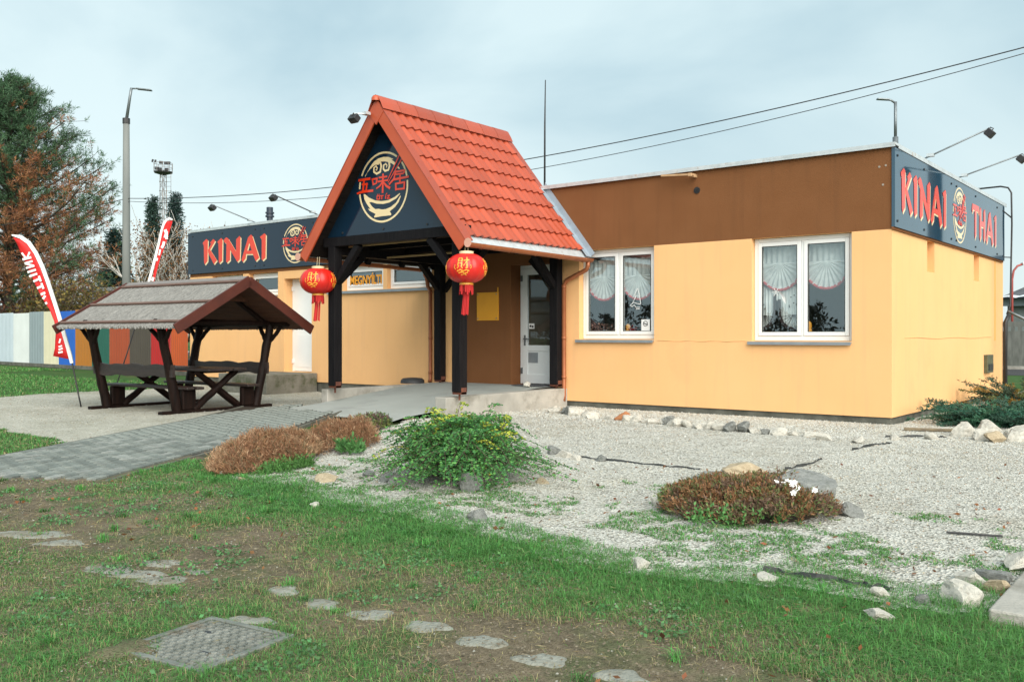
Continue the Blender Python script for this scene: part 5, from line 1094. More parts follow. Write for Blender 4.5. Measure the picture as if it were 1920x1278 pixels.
# bare birch with a few rusty leaves
bi = empty('birch_tree', (-36.7,10.4,0), 'bare white-limbed birch behind the reed shelter roof', 'tree'); m = MB(); tips = []
for dx, a in ((0,(.05,0,1)), (.15,(.5,.35,.75)), (-.1,(-.45,-.3,.8)), (.1,(.75,.6,.55)), (-.12,(-.25,.35,.9)), (.0,(.3,.1,.95))): grow(m, Vector((-36.7+dx,10.4,.2)), Vector(a).normalized(), 4.2, .11, 3, tips, .55, 6, .22, (3,4), 7, .6, .010)
m.build('trunk', BIRCHB, bi, True); P = np.array([t[0] for t in tips]); n = len(P); k = 2; sel = np.repeat(P,k,0)+rng.normal(0,.22,(n*k,3)); sel = sel[sel[:,2] < 6.6]; leaves('crown', sel, rdir(len(sel)), .11, .08, jitcol((.17,.085,.035),len(sel),.4), LEAF, bi)
def bush(pos, H_, W_, label, cols, seed, dens=2, stems=9, grp='bushes behind the coloured fence'):
    random.seed(seed); r = empty('bush', pos, label, 'bush', grp); m = MB(); tips = []
    for k in range(stems): a = random.uniform(0,6.28); s = W_/H_*random.uniform(.1,.75); grow(m, Vector((pos[0]+random.gauss(0,.25),pos[1]+random.gauss(0,.25),0)), Vector((math.cos(a)*s,math.sin(a)*s,1)).normalized(), H_*.55, .045, 2, tips, .5, 4, .18, (3,5), 5, .62, .009)
    m.build('stems', TWIG, r, True, fix=False); P = np.array([t[0] for t in tips]); P = np.repeat(P,dens,0)+rng.normal(0,.2,(len(P)*dens,3)); C = np.concatenate([jitcol(cols[i % len(cols)],1,.4) for i in rng.integers(0,len(cols),len(P))]); leaves('foliage', P, rdir(len(P)), rng.uniform(.10,.2,len(P)), rng.uniform(.07,.12,len(P)), C, LEAF, r)
OL = [(.13,.11,.035),(.20,.14,.035),(.09,.085,.035)]; RU = [(.16,.07,.045),(.11,.06,.05),(.18,.12,.05)]; BR = [(.26,.125,.045),(.20,.085,.035),(.14,.10,.05)]
for i, (pos, h, w_, lab, cs) in enumerate([((-42.6,5.6,0),3.6,2.2,'reddish bare bush at the far left behind the fence',RU),((-41.1,6.9,0),4.2,2.4,'olive bush behind the white fence panel',OL),((-39.4,6.6,0),4.4,2.4,'twiggy bush behind the cream fence panel',OL),((-38.0,7.6,0),4.9,2.6,'yellowish bush behind the blue fence panel',OL),((-37.3,8.7,0),4.6,2.4,'bush left of the street lamp pole behind the shelter roof',OL),((-37.9,10.6,0),5.2,2.6,'rusty-leaved bush right of the street lamp pole',BR),((-35.0,11.4,0),5.6,2.8,'rusty-leaved bush behind the leaning right flag',BR),((-34.2,12.6,0),5.4,2.4,'brown-leaved bush at the left corner of the restaurant',BR),((-46.5,9.5,0),5.0,3.4,'dark bush under the big pine',RU)]): bush(pos, h, w_, lab, cs, 40+i, 3)
# wood on the far side of the street, seen only mirrored in the windows
P = []
for k in range(60):
    x = -58+k*1.15+random.gauss(0,.5); hh = random.uniform(2.6,4.3); y = -46+random.gauss(0,2.5)
    for j in range(380): t = random.random(); w_ = 1.2*(1-t**1.6)+.15; P.append((x+random.gauss(0,w_*.6),y+random.gauss(0,w_*.6),hh*t))
P = np.array(P); o = leaves('far_wood', P, rdir(len(P)), rng.uniform(.2,.42,len(P)), rng.uniform(.12,.22,len(P)), jitcol((.02,.03,.025),len(P),.4), LEAF, None); tag(o, 'dark line of trees across the street mirrored in the windows', 'trees', kind='stuff')
# ------------------------------------------------------------------ rocks
LIME = M('limestone', (.60,.57,.50), (.44,.42,.37), rough=.9, scale=5, bump=.6, bscale=24, dirt=(.30,.27,.22), dscale=4, dmin=.55, dmax=.7)
GREYR = M('grey_rock', (.26,.265,.25), (.16,.165,.155), rough=.9, scale=6, bump=.7, bscale=22, dirt=(.10,.11,.08), dscale=4, dmin=.55, dmax=.7)
TANR = M('tan_rock', (.50,.41,.28), (.36,.28,.18), rough=.9, scale=6, bump=.7, bscale=22)
BRICKR = M('orange_stone', (.48,.20,.08), (.36,.15,.07), rough=.9, scale=8, bump=.6)
def rock_mesh(seed, sub=2, rough=.35, flat=.7):
    bm = bmesh.new(); bmesh.ops.create_icosphere(bm, subdivisions=sub, radius=1); random.seed(seed); off = Vector((random.uniform(0,50),random.uniform(0,50),random.uniform(0,50)))
    cuts = [(Vector((random.gauss(0,1),random.gauss(0,1),random.gauss(0,1))).normalized(), random.uniform(.42,.72)) for _ in range(10)]
    for v in bm.verts:
        d = 1+rough*(mnoise.noise(v.co*1.1+off)); v.co *= d
        for n, h in cuts:
            e = v.co.dot(n)-h
            if e > 0: v.co -= n*e*.97
        v.co *= 1+.10*mnoise.noise(v.co*4+off)+.06*mnoise.noise(v.co*9+off)
        v.co.z *= flat
    e_ = max(max(abs(v.co.x) for v in bm.verts), max(abs(v.co.y) for v in bm.verts)); bmesh.ops.scale(bm, vec=(1/e_,)*3, verts=bm.verts); me = bpy.data.meshes.new('rock'); bm.to_mesh(me); bm.free(); return me
RM = {}
for mi, mat in enumerate((LIME, GREYR, TANR, BRICKR)):
    RM[mi] = []
    for s in range(5 if mi < 2 else 2): me = rock_mesh(100+mi*10+s, 3 if mi < 2 else 3); me.materials.append(mat); RM[mi].append(me)
def rock(x, y, size, mi, label, grp=None, name='rock', z=None, sq=(1,1,1), cat='rock'):
    o = bpy.data.objects.new(name, random.choice(RM[mi])); col.objects.link(o); o.scale = (size*sq[0],size*sq[1],size*sq[2]); o.rotation_euler = (random.uniform(-.25,.25),random.uniform(-.25,.25),random.uniform(0,6.28))
    o.location = (x,y,size*.32*sq[2] if z is None else z); return tag(o, label, cat, grp)
random.seed(5)
for i in range(28):
    t = i/27; x = -4.82+4.4*t+random.gauss(0,.03); y = -1.33-1.0*t**.8+random.gauss(0,.05)-.12*math.sin(t*3.1)
    rock(x, y, random.uniform(.075,.14), 3 if i == 9 else random.choice([0,0,0,1]), ('orange-brown stone, ' if i == 9 else 'border rock, ')+ORD[i]+' from the porch in the row along the wall', 'rocks edging the gravel along the wall', sq=(1.25,.85,1))
for x, y, s, mi, lab in [(.35,-2.55,.10,0,'lone white rock on gravel before the restaurant corner, left of the black strips'),(.60,-1.95,.085,0,'pale rock between the black strips near the corner'),(.95,-1.60,.10,0,'white rock right of the black strips near the corner'),(-.05,-2.5,.11,0,'white pointed rock where the wall row ends'),
    (1.16,-.95,.21,0,'leftmost white boulder of the pile before the juniper'),(1.42,-1.22,.17,0,'front white boulder of the pile before the juniper'),(1.36,-.55,.20,0,'top white boulder of the pile before the juniper'),(1.68,-.80,.20,0,'second white boulder from the right in the juniper pile'),(1.80,-1.15,.20,0,'rightmost white boulder of the juniper pile'),(1.60,-1.42,.13,2,'brown stone wedged in the white boulder pile'),
    (2.95,-7.90,.15,0,'large pale block at the top of the kerb rocks on the right edge'),(2.89,-8.22,.11,1,'grey flat rock below the large pale block at the kerb'),(2.93,-8.50,.085,2,'cream stone leaning on the concrete kerb slab'),(2.80,-8.40,.095,0,'grey-white rock left of the cream kerb stone'),(2.87,-8.80,.115,0,'lowest big rock at the kerb slab corner'),(2.70,-8.92,.055,1,'small grey stone in grass by the kerb corner'),(2.52,-8.93,.055,0,'smaller white stone in grass left of the kerb corner'),
    (-1.468,-9.144,.05,0,'white stone in the grass below the green shrub'),(-.22,-8.73,.09,1,'grey rock at the grass edge right of the shrub'),(1.32,-9.17,.065,0,'pale round stone on the grass edge below the mound'),(2.60,-9.29,.07,0,'white stone lying in the lush grass at lower right'),(1.95,-8.98,.09,0,'flat pale rock half buried at the gravel edge'),
    (-2.36,-8.27,.12,2,'flat brownish stone on gravel left of the shrub'),(-.81,-7.22,.085,2,'flat tan stone on gravel right of the shrub'),(-1.72,-8.02,.11,1,'grey rock under the front of the green shrub'),(-1.92,-7.95,.10,1,'darker grey rock tucked under the shrub at left'),(-2.29,-7.86,.07,1,'small grey stone left of the shrub rocks'),(-2.18,-7.80,.045,0,'tiny white stone left of the shrub rocks'),(-1.05,-7.85,.13,1,'grey boulder half hidden by the shrub at right'),
    (-1.85,-5.60,.09,1,'grey rock at the left end of the black membrane'),(-1.62,-5.72,.09,0,'white rock by the left end of the membrane'),(-1.40,-5.82,.07,0,'small white stone before the membrane'),(-1.15,-5.75,.08,1,'dark grey stone on the membrane edge'),
    (-3.72,-8.42,.11,1,'grey rock at the left foot of the heather'),(-3.35,-8.62,.05,0,'small white stone before the heather'),(-2.98,-8.72,.045,2,'cream stone at the grass edge by the heather'),(-3.95,-6.75,.08,0,'pale stone between the two heather clumps'),
    (.50,-7.45,.10,0,'white rock at the left foot of the planted mound'),(.58,-7.62,.055,1,'small grey stone below the white mound rock'),(.62,-7.15,.12,1,'grey rock in the left side of the mound'),(1.72,-7.0,.11,1,'grey stone at the right foot of the mound'),(-5.4,-1.9,.06,0,'stone beside the ramp wall near the downpipe'),(-5.35,-.75,.08,0,'white stone at the foot of the downpipe'),(-5.0,-1.0,.06,2,'cream stone right of the downpipe')]:
    flat = 'flat' in lab; rock(x, y, s, mi, lab, sq=(1.2,.9,.45) if flat else (1.1,.95,1))
rock(.74,-6.66,.27,2,'tan boulder at the back of the planted mound', sq=(1.2,.8,.7), z=.13); rock(1.40,-6.98,.30,1,'dark grey boulder on the right of the mound', sq=(1.15,.8,.8), z=.07); rock(.62,-6.85,.19,1,'grey boulder at the back left of the mound', sq=(1.3,.8,.9))
rock(-6.09,-.58,.085,0,'white stone doorstop on the ramp by the entrance', z=.40, sq=(1,.9,1.2)); rock(-6.02,-3.62,.16,2,'pale slab stone at the foot of the ramp wall', sq=(1.4,.8,.4))
# stepping stones and worn concrete in the turf
WORN = M('worn_slab', (.29,.295,.255), (.20,.205,.175), rough=.95, scale=5, bump=.6, bscale=60, dirt=(.15,.13,.088), dscale=6, dmin=.5, dmax=.68)
def slab_stone(x, y, rx, ry, a, seed, label, grp):
    random.seed(seed); m = MB(); n = 30; ph = [random.uniform(0,6.28) for _ in range(3)]; rings = []
    for g, z in ((1.0,-.016), (.90,-.003), (.75,.002), (.45,.004)):
        for k in range(n):
            t = 2*math.pi*k/n; r_ = 1.1+.16*math.sin(2*t+ph[0])+.13*math.sin(3*t+ph[1])+.09*math.sin(5*t+ph[2])+.05*math.sin(7*t+ph[0]); u = rx*r_*g*math.cos(t); v = ry*r_*g*math.sin(t); m.v.append((x+u*math.cos(a)-v*math.sin(a), y+u*math.sin(a)+v*math.cos(a), z+.008*(mnoise.noise(Vector((x+u,y+v,seed))*14)-.1)))
    for j in range(3):
        for k in range(n): q = j*n+k; q2 = j*n+(k+1) % n; m.f.append((q,q2,q2+n,q+n))
    m.f.append(tuple(3*n+k for k in range(n))); o = m.build('stepping_stone', WORN, None, True); tag(o, label, 'paving stone', grp)
for i, (x, y) in enumerate([(.13,-10.66),(.45,-10.69),(.77,-10.655),(1.085,-10.62),(1.405,-10.62),(1.73,-10.64),(2.07,-10.60)]): slab_stone(x, y, .10, .078, .2, 300+i, ORD[i]+' worn stone from the left in the curving row', 'worn stones in a row across the turf')
for i, (x, y, rx, ry, a, lab) in enumerate([(-2.32,-10.92,.16,.08,.5,'pale worn slab at the far left edge below the path'),(-2.12,-10.80,.17,.09,.6,'worn slab right of the far left one'),(-1.80,-10.84,.13,.09,.6,'third worn slab from the left edge in the turf'),(-.90,-10.98,.24,.075,.35,'long pale slab left in the cluster of worn slabs'),(-.72,-10.94,.17,.07,.5,'middle slab in the cluster of worn slabs'),(-.52,-10.93,.12,.085,.5,'lower right slab in the cluster of worn slabs'),(-.85,-10.74,.12,.075,.4,'upper right slab in the cluster of worn slabs'),(-.53,-10.72,.07,.05,.4,'small worn slab right of the cluster'),(.40,-11.06,.13,.06,.4,'worn slab above the manhole cover'),(-.636,-11.44,.022,.018,0,'tiny white stone in the turf at lower left')]): slab_stone(x, y, rx, ry, a, 330+i, lab, 'worn slabs sunk in the turf')
# concrete kerb slab at the right edge
m = MB(); m.box(2.995, 5.2, -9.0, -6.5, -.05, .05); o = m.build('kerb_slab', CONC, None, bevel=.01); tag(o, 'grey concrete slab at the lower right edge beside the rocks', 'slab')
# black membrane strips, rods, plank
MEMB = M('black_membrane', (.018,.02,.02), (.04,.042,.04), rough=.7, scale=20)
def strip(pts, h, label, name='membrane_strip'):
    m = MB(); P = []
    for i in range(len(pts)-1):
        for t in range(8): P.append((pts[i][0]+(pts[i+1][0]-pts[i][0])*t/8, pts[i][1]+(pts[i+1][1]-pts[i][1])*t/8))
    P.append(pts[-1]); random.seed(len(P)); 
    for x, y in P:
        x += random.gauss(0,.012); y += random.gauss(0,.015); hh = h*random.uniform(.3,1.1); m.v += [(x,y-.02,.004), (x,y,.008+hh), (x+.003,y+.03,.012+hh*.3)]
    for i in range(len(P)-1): a = 3*i; m.f += [(a,a+3,a+4,a+1), (a+1,a+4,a+5,a+2)]
    o = m.build(name, MEMB, None, fix=False); tag(o, label, 'membrane strip', 'black membrane edges in the gravel')
strip([(-1.5,-5.66),(-.81,-5.68),(-.08,-5.65)], .022, 'black membrane edge running left from the planted mound'); strip([(.55,-5.2),(.56,-4.7),(.54,-4.21)], .03, 'black membrane edge running back from the mound toward the wall'); strip([(.55,-3.3),(.56,-2.62),(.70,-2.35)], .03, 'torn black membrane near the restaurant corner'); strip([(.45,-1.75),(.82,-1.35),(1.05,-1.3)], .03, 'black membrane edge before the restaurant corner')
strip([(1.9,-8.85),(2.3,-8.82),(2.55,-8.8)], .03, 'black membrane showing at the grass edge at right')
m = MB(); m.tube([(2.41,-7.24,.02), (2.72,-7.17,.024)], .008, 6); o = m.build('metal_rod', BLK, None); tag(o, 'thin black rod lying on the gravel at right', 'rod')
m = MB(); m.beam((.36,-.72,.03), (1.05,-.52,.035), .12, .03); o = m.build('old_plank', M('old_wood', (.22,.17,.10), (.13,.1,.07), scale=5, stretch=(2,8,8)), None, bevel=.006); tag(o, 'weathered plank lying on gravel at the side wall', 'plank')

# ------------------------------------------------------------------ garden plants
random.seed(11)
sh_ = empty('cotoneaster_shrub', (-1.52,-7.49,0), 'spreading green shrub with yellowing top branches in the gravel bed', 'shrub'); cb = Vector((-1.52,-7.49,0))
P = []; D = []; Cc = []; tw = MB()
for k in range(680):
    az = random.uniform(0,6.283); el = random.random(); L_ = random.uniform(.5,.98)*(1 if random.random() < .9 else 1.12); h = .58*(1-.62*el*el)*random.uniform(.75,1.05)*(1 if k % 23 else 1.25); reach = L_*(.30+.70*el); q0 = Vector((cb.x+random.gauss(0,.14),cb.y+random.gauss(0,.14),.04)); pts = []; n = 12
    ca, sa = math.cos(az+0), math.sin(az)
    for i in range(n+1):
        t = i/n; z = h*math.sin(min(1,t*1.25)*1.45)*(1-.55*el*max(0,t-.55)/.45*1.25); rr = reach*(t**1.25); a_, b_ = rr*ca*.92+.03*math.sin(t*5+k), rr*sa*1.08+.03*math.cos(t*6+k); pts.append(Vector((q0.x+a_*.783-b_*.622, q0.y+a_*.622+b_*.783, max(.015,z))))
    tw.tube(pts[2:], [.004*(1-i/n)+.0006 for i in range(n-1)], 3, cap=False)
    yel = (pts[-1].z > .30 and (pts[-1]-cb).dot(FW) > -.25 and random.random() < .4) or random.random() < .025
    for j in range(84):
        s = random.uniform(.25,1.0)*n; i = min(n-1,int(s)); b = pts[i].lerp(pts[i+1],s-i); t = (pts[i+1]-pts[i]).normalized(); side = t.cross(Vector((0,0,1))).normalized()*(1 if j % 2 else -1); d = (side*.8+t*.45+Vector((random.gauss(0,.25),random.gauss(0,.25),random.gauss(0.1,.25)))).normalized()
        b = b+side*random.uniform(0,.03); P.append(tuple(b)); D.append(tuple(d)); Cc.append((.40,.44,.06) if yel and random.random() < .8 else (.062,.195,.062) if random.random() < .6 else (.12,.31,.075))
tw.build('branches', TWIG, sh_, fix=False); P = np.array(P); n = len(P); leaves('foliage', P, np.array(D), rng.uniform(.018,.033,n), rng.uniform(.012,.019,n), np.array(Cc)*(1+rng.uniform(-.35,.35,(n,1))), LEAF, sh_)

def sprigs(name, parent, cx_, cy_, rx, ry, H_, n, cols, a=0., ln=(.03,.06), wd=.006, k=7, up=.8, base=.03, prob=None, edge=.35, sprig=1.):
    t = rng.uniform(0,6.283,n); r_ = np.sqrt(rng.uniform(0,1,n)); u = rx*r_*np.cos(t); v = ry*r_*np.sin(t); x = cx_+u*math.cos(a)-v*math.sin(a); y = cy_+u*math.sin(a)+v*math.cos(a)
    rr_ = np.clip(r_*(.82+.42*fbm(np.cos(t)*1.3+cx_,np.sin(t)*1.3+cy_,1.6,4)),0,1); z = base+H_*(1-rr_**2.2)**.7*(.45+1.05*fbm(x,y,4.5,2)); f = rng.uniform(0,1,n); z = np.where(f < edge, z*rng.uniform(.15,1,n), z)
    P = np.stack([x,y,z],1); out = np.stack([np.cos(t)*r_,np.sin(t)*r_,np.zeros(n)],1); S = unit(out*.5+np.array([0,0,up])+rng.normal(0,.28,(n,3))); hgt = rng.uniform(.03,.11,n)*sprig
    kk = np.tile(np.linspace(0,1,k),n); PP = np.repeat(P,k,0)+np.repeat(S*hgt[:,None],k,0)*kk[:,None]; DD = unit(np.repeat(S,k,0)*.8+rdir(n*k)*.7); ci = rng.choice(len(cols), n, p=prob); patch = fbm(x,y,3.0,9) ; ci = np.where(rng.uniform(size=n) < .6, np.clip((patch*1.5-.25)*len(cols),0,len(cols)-1).astype(int), ci); C = np.asarray(cols)[ci]*(.65+.7*patch)[:,None]; C = np.repeat(C,k,0)*(1+rng.uniform(-.25,.25,(n*k,1)))
    return leaves(name, PP, DD, rng.uniform(ln[0],ln[1],n*k), rng.uniform(wd*.7,wd*1.4,n*k), C, LEAF, parent)
HC = [(.36,.195,.10),(.28,.145,.08),(.43,.28,.17),(.18,.15,.08)]
h1 = empty('heather_clump', (-3.7,-7.9,0), 'rust-brown heather clump at the path edge, nearer one', 'shrub', 'heather along the path'); sprigs('foliage', h1, -3.70,-7.90,.90,.44,.20,5200,HC,R(118))
h2 = empty('heather_clump', (-4.2,-6.5,0), 'rust-brown heather clump next to the green shrub, farther one', 'shrub', 'heather along the path'); sprigs('foliage', h2, -4.16,-6.55,.62,.40,.22,3200,HC,R(118))
h3 = empty('weedy_patch', (-5.5,-4.9,0), 'dark green and purple weeds between ramp and heather', 'plant'); sprigs('foliage', h3, -5.30,-5.1,.66,.24,.10,800,[(.08,.14,.05),(.13,.08,.07),(.16,.2,.06)],R(118),ln=(.03,.07),wd=.016,edge=.7)
h4 = empty('weedy_patch', (-4.1,-6.7,0), 'green leafy weeds between the two heather clumps', 'plant'); sprigs('foliage', h4, -3.55,-6.95,.15,.10,.05,60,[(.06,.16,.05),(.08,.20,.06)],0,ln=(.04,.09),wd=.02)
h5 = empty('weedy_patch', (-3.6,-7.9,0), 'bright green low weeds at the foot of the heather', 'plant'); sprigs('foliage', h5, -3.16,-8.1,.40,.11,.03,260,[(.10,.23,.06),(.075,.19,.05)],R(105),ln=(.02,.05),wd=.012,base=.0)
md = empty('planted_mound', (1.05,-7.25,0), 'low mound of brown and green ground-cover with white flowers', 'plant')
bm = bmesh.new(); bmesh.ops.create_icosphere(bm, subdivisions=3, radius=1)
for v in bm.verts: v.co = Vector((1.06+v.co.x*.50, -7.26+v.co.y*.50, max(-.02, v.co.z*.17)))
me = bpy.data.meshes.new('soil'); bm.to_mesh(me); bm.free(); me.materials.append(JOINT); o = bpy.data.objects.new('soil', me); col.objects.link(o); par(o, md)
sprigs('foliage', md, 1.09,-7.30,.61,.58,.17,5000,[(.18,.20,.08),(.28,.145,.07),(.17,.11,.075),(.12,.18,.06)],R(38),ln=(.02,.042),wd=.010,k=6,up=.6,edge=.1,sprig=.75,prob=[.4,.25,.15,.2])
sprigs('weeds', md, 1.25,-7.84,.34,.07,.03,90,[(.07,.19,.055),(.10,.24,.07)],R(38),ln=(.02,.04),wd=.016,k=4)['kind'] = 'stuff'
FLOW = M('white_petals', (.8,.8,.78), (.72,.72,.7), rough=.6); random.seed(8); fmsh = MB()
for q in range(5):
    a = q*1.2566; b = len(fmsh.v); fmsh.v += [(0,0,0),(.017*math.cos(a-.5),.017*math.sin(a-.5),.009),(.023*math.cos(a),.023*math.sin(a),.006),(.017*math.cos(a+.5),.017*math.sin(a+.5),.009)]; fmsh.f.append((b,b+1,b+2,b+3))
fme = bpy.data.meshes.new('flower'); fme.from_pydata(fmsh.v, [], fmsh.f); fme.materials.append(FLOW)
for k in range(15):
    u, v = random.choice([(.05,-.16),(.12,-.20),(.20,-.26),(.27,-.20),(.30,-.32),(.22,-.36),(.38,-.30),(.02,-.34)]); u += random.gauss(0,.02); v += random.gauss(0,.025); x = 1.09+u*.783-v*.622; y = -7.30+u*.622+v*.783
    o = bpy.data.objects.new('flower', fme); col.objects.link(o); par(o, md); o.location = (x, y, .13+.13*max(0,1-(u/.7)**2-(v/.62)**2)**.7); o.rotation_euler = (random.uniform(.5,1.1),random.gauss(0,.3),R(38)+random.gauss(0,.4))
def juniper(pos, rad, H_, n, label, cols, seed, grp='junipers by the side wall'):
    random.seed(seed); r = empty('juniper_shrub', pos, label, 'shrub', grp); P = []; D = []; Cc = []; tw = MB()
    for k in range(n):
        az = random.uniform(0,6.283); el = random.uniform(.05,.9); L_ = rad*random.uniform(.5,1.1); d = Vector((math.cos(az),math.sin(az),el*H_/rad*1.1)).normalized(); pts = [Vector(pos)+Vector((random.gauss(0,.08),random.gauss(0,.08),.03))]; c_ = random.choice(cols)
        for i in range(8): d = (d+Vector((random.gauss(0,.06),random.gauss(0,.06),-.05))).normalized(); pts.append(pts[-1]+d*L_/8)
        tw.tube(pts, [.007*(1-i/10) for i in range(9)], 3, cap=False)
        for j in range(34):
            s = random.uniform(.2,1)*8; i = min(7,int(s)); b = pts[i].lerp(pts[i+1],s-i); t = (pts[i+1]-pts[i]).normalized(); sd2 = (t.cross(Vector((0,0,1))).normalized()*(1 if j % 2 else -1)*.8+t+Vector((0,0,random.gauss(.1,.25)))).normalized(); ll = random.uniform(.05,.11)
            for q in range(7): P.append(tuple(b+sd2*ll*q/6)); D.append(tuple((sd2+Vector((random.gauss(0,.5),random.gauss(0,.5),random.gauss(0,.5)))).normalized())); Cc.append(c_)
    tw.build('branches', TWIG, r, fix=False); P = np.array(P); n_ = len(P); leaves('foliage', P, np.array(D), rng.uniform(.03,.06,n_), rng.uniform(.010,.018,n_), np.array(Cc)*1.5*(1+rng.uniform(-.3,.3,(n_,1))), NEED, r)
juniper((1.15,1.0,0), 1.05, .60, 260, 'blue-green spreading juniper behind the white boulder pile', [(.02,.07,.045),(.03,.09,.05),(.025,.06,.04)], 3); juniper((1.05,3.9,0), 1.0, .95, 190, 'orange-tipped juniper farther along the side wall', [(.20,.12,.025),(.07,.08,.025),(.03,.05,.03),(.025,.05,.03)], 4)
juniper((2.0,2.2,0), .9, .5, 70, 'second green juniper at the right picture edge', [(.02,.07,.045),(.03,.09,.05)], 6)

# ------------------------------------------------------------------ gravel stones, grass, fallen leaves
def wedge(n, z0, z1, p0=-400, p1=2300):
    Z = np.sqrt(rng.uniform(z0*z0, z1*z1, n)); px = rng.uniform(p0, p1, n); X = (px-960)/1722*Z
    return cam.location.x+.78297*X-.62206*Z, cam.location.y+.62206*X+.78297*Z, Z
BOXES = [(2.99,5.3,-9.05,-6.4),(-30,0.02,0,9),(-8.8,-5.58,-3.3,0)]
def free(x, y):
    ok = np.ones(len(x), bool)
    for a, b, c, d in BOXES: ok &= ~((x > a) & (x < b) & (y > c) & (y < d))
    q = (x-PO.x)*pn.x+(y-PO.y)*pn.y; s = (x-PO.x)*pd.x+(y-PO.y)*pd.y; ok &= ~((np.abs(q) < HW+.07) & (s > -.02) & (s < 8)); return ok
octa = np.array([[1,0,0],[-1,0,0],[0,1,0],[0,-1,0],[0,0,1],[0,0,-1]],float); ofc = np.array([[0,2,4],[2,1,4],[1,3,4],[3,0,4]])
def stones(name, P, n, z0, z1, smin, smax, cols, label, thin=None):
    x, y, Z = wedge(n, z0, z1); ok = free(x,y) & inpoly(x+.12*(fbm(x,y,2.2,3)-.5)*2, y+.12*(fbm(x,y,2.2,5)-.5)*2, P)
    if thin is not None: ok &= thin(x,y)
    x, y, Z = x[ok], y[ok], Z[ok]; n = len(x); s = rng.uniform(smin,smax,n)*np.clip(Z/9,.75,1.6); A = rng.uniform(0,6.283,n); V = octa[None]*(1+rng.uniform(-.35,.35,(n,6,3)))+rng.normal(0,.18,(n,6,3)); V = V*s[:,None,None]*np.stack([rng.uniform(.8,1.3,n),rng.uniform(.6,1,n),rng.uniform(.45,.75,n)],1)[:,None,:]
    ca, sa = np.cos(A)[:,None], np.sin(A)[:,None]; V = np.stack([V[...,0]*ca-V[...,1]*sa, V[...,0]*sa+V[...,1]*ca, V[...,2]],-1); V += np.stack([x,y,.008+s*.12],1)[:,None,:]; F = (ofc[None]+np.arange(n)[:,None,None]*6).reshape(-1,3)
    C = np.asarray(cols)[rng.choice(len(cols),n,p=[.52,.24,.14,.05,.05])]*(1+rng.uniform(-.2,.15,(n,1))); o = np_mesh(name, V.reshape(-1,3), F, STONEM, None, np.repeat(C,6,0)); tag(o, label, 'gravel', kind='stuff'); print(name, n)
STONEM = M('gravel_stone', (.95,.95,.95), (1,1,1), rough=.9, attr=True, spec=.2)
GC = [(.57,.565,.52),(.45,.44,.39),(.50,.46,.36),(.26,.255,.225),(.36,.25,.16)]
stones('white_gravel_stones', BEDG, 300000, 4.0, 17, .004, .0105, GC, 'loose white gravel around the restaurant corner', thin=lambda x, y: ~((x < .45) & (y > -5.5) & (y < -2.2) & (x > -5)) | (rng.uniform(size=len(x)) < .25))
stones('yard_gravel_stones', YARDP, 60000, 9, 24, .004, .009, [tuple(v*.78 for v in c) for c in GC], 'fine beige gravel around the picnic shelter')

ex_, ey_ = np.array([p[0] for p in BEDG[5:17]]), np.array([p[1] for p in BEDG[5:17]])
def blades(name, x, y, ln, wd, C, label, lean=1.1):
    n = len(x); A = rng.uniform(0,6.283,n); d = np.stack([np.cos(A),np.sin(A),np.zeros(n)],1); s = np.stack([-np.sin(A),np.cos(A),np.zeros(n)],1); b = np.stack([x,y,np.full(n,-.006)],1); le = rng.uniform(.1,1,n)[:,None]*lean*2; up = np.array([0,0,1.])
    L_ = ln[:,None]; W_ = wd[:,None]; mid = b+up*L_*.55+d*L_*le*.28; tip = b+up*L_*.85*(1-.25*le)+d*L_*le; V = np.stack([b-s*W_/2, b+s*W_/2, mid-s*W_*.4, mid+s*W_*.4, tip],1).reshape(-1,3)
    i0 = np.arange(n)[:,None]*5; F = np.concatenate([i0+np.array([[0,1,3]]), i0+np.array([[0,3,2]]), i0+np.array([[2,3,4]])]); o = np_mesh(name, V, F, BLADE, None, np.repeat(C,5,0)); tag(o, label, 'grass', kind='stuff'); print(name, n)
def gcol(n, dry):
    c = np.where((rng.uniform(size=n) < dry)[:,None], np.array([[.33,.29,.15]]), np.array([[.090,.28,.068]])); y_ = rng.uniform(0,1,(n,1)); return c*(1-.3*y_)*(1+rng.uniform(-.4,.4,(n,1)))+y_*np.array([[.04,.05,.01]])
x, y, Z = wedge(1050000, 2.6, 9.5); dist = np.interp(x, ex_, ey_)-y
ok = free(x,y) & (dist > -.10-.55*fbm(x,y,2.,6)*(rng.uniform(size=len(x)) < .5)) & (y < -8.0); 
ins = (np.abs((x-.535)*math.cos(ma)+(y+11.355)*math.sin(ma)) < .228) & (np.abs(-(x-.535)*math.sin(ma)+(y+11.355)*math.cos(ma)) < .228) & ((x-.345)**2+(y+11.60)**2 > .019); ok &= ~ins
for o in [o for o in bpy.data.objects if o.name.startswith('stepping_stone')]:
    bb = np.array([v.co[:2] for v in o.data.vertices]); cc_ = bb.mean(0); rr_ = (bb.max(0)-bb.min(0))/2*.9; ok &= ~((((x-cc_[0])/rr_[0])**2+((y-cc_[1])/rr_[1])**2 < .62+.5*(pnoise(x,y,14,2)-.5)) & (rng.uniform(size=len(x)) < .95))
x, y, Z, dist = x[ok], y[ok], Z[ok], dist[ok]
lush = np.clip(1-dist/(.55+.9*fbm(x,y,1.3,7)),0,1)*np.where(x > -3.6,1,.3); lush = np.maximum(lush, .9*np.clip((x-1.8)/.9,0,1)*(y > -10.2)); g = fbm(x,y,1.6,11); track = np.exp(-((y+10.45+.12*np.sin(x*1.7))/.42)**2); worn = np.clip((-1.2-x)/1.5,0,1)*np.exp(-((y+10.15)/.55)**2)
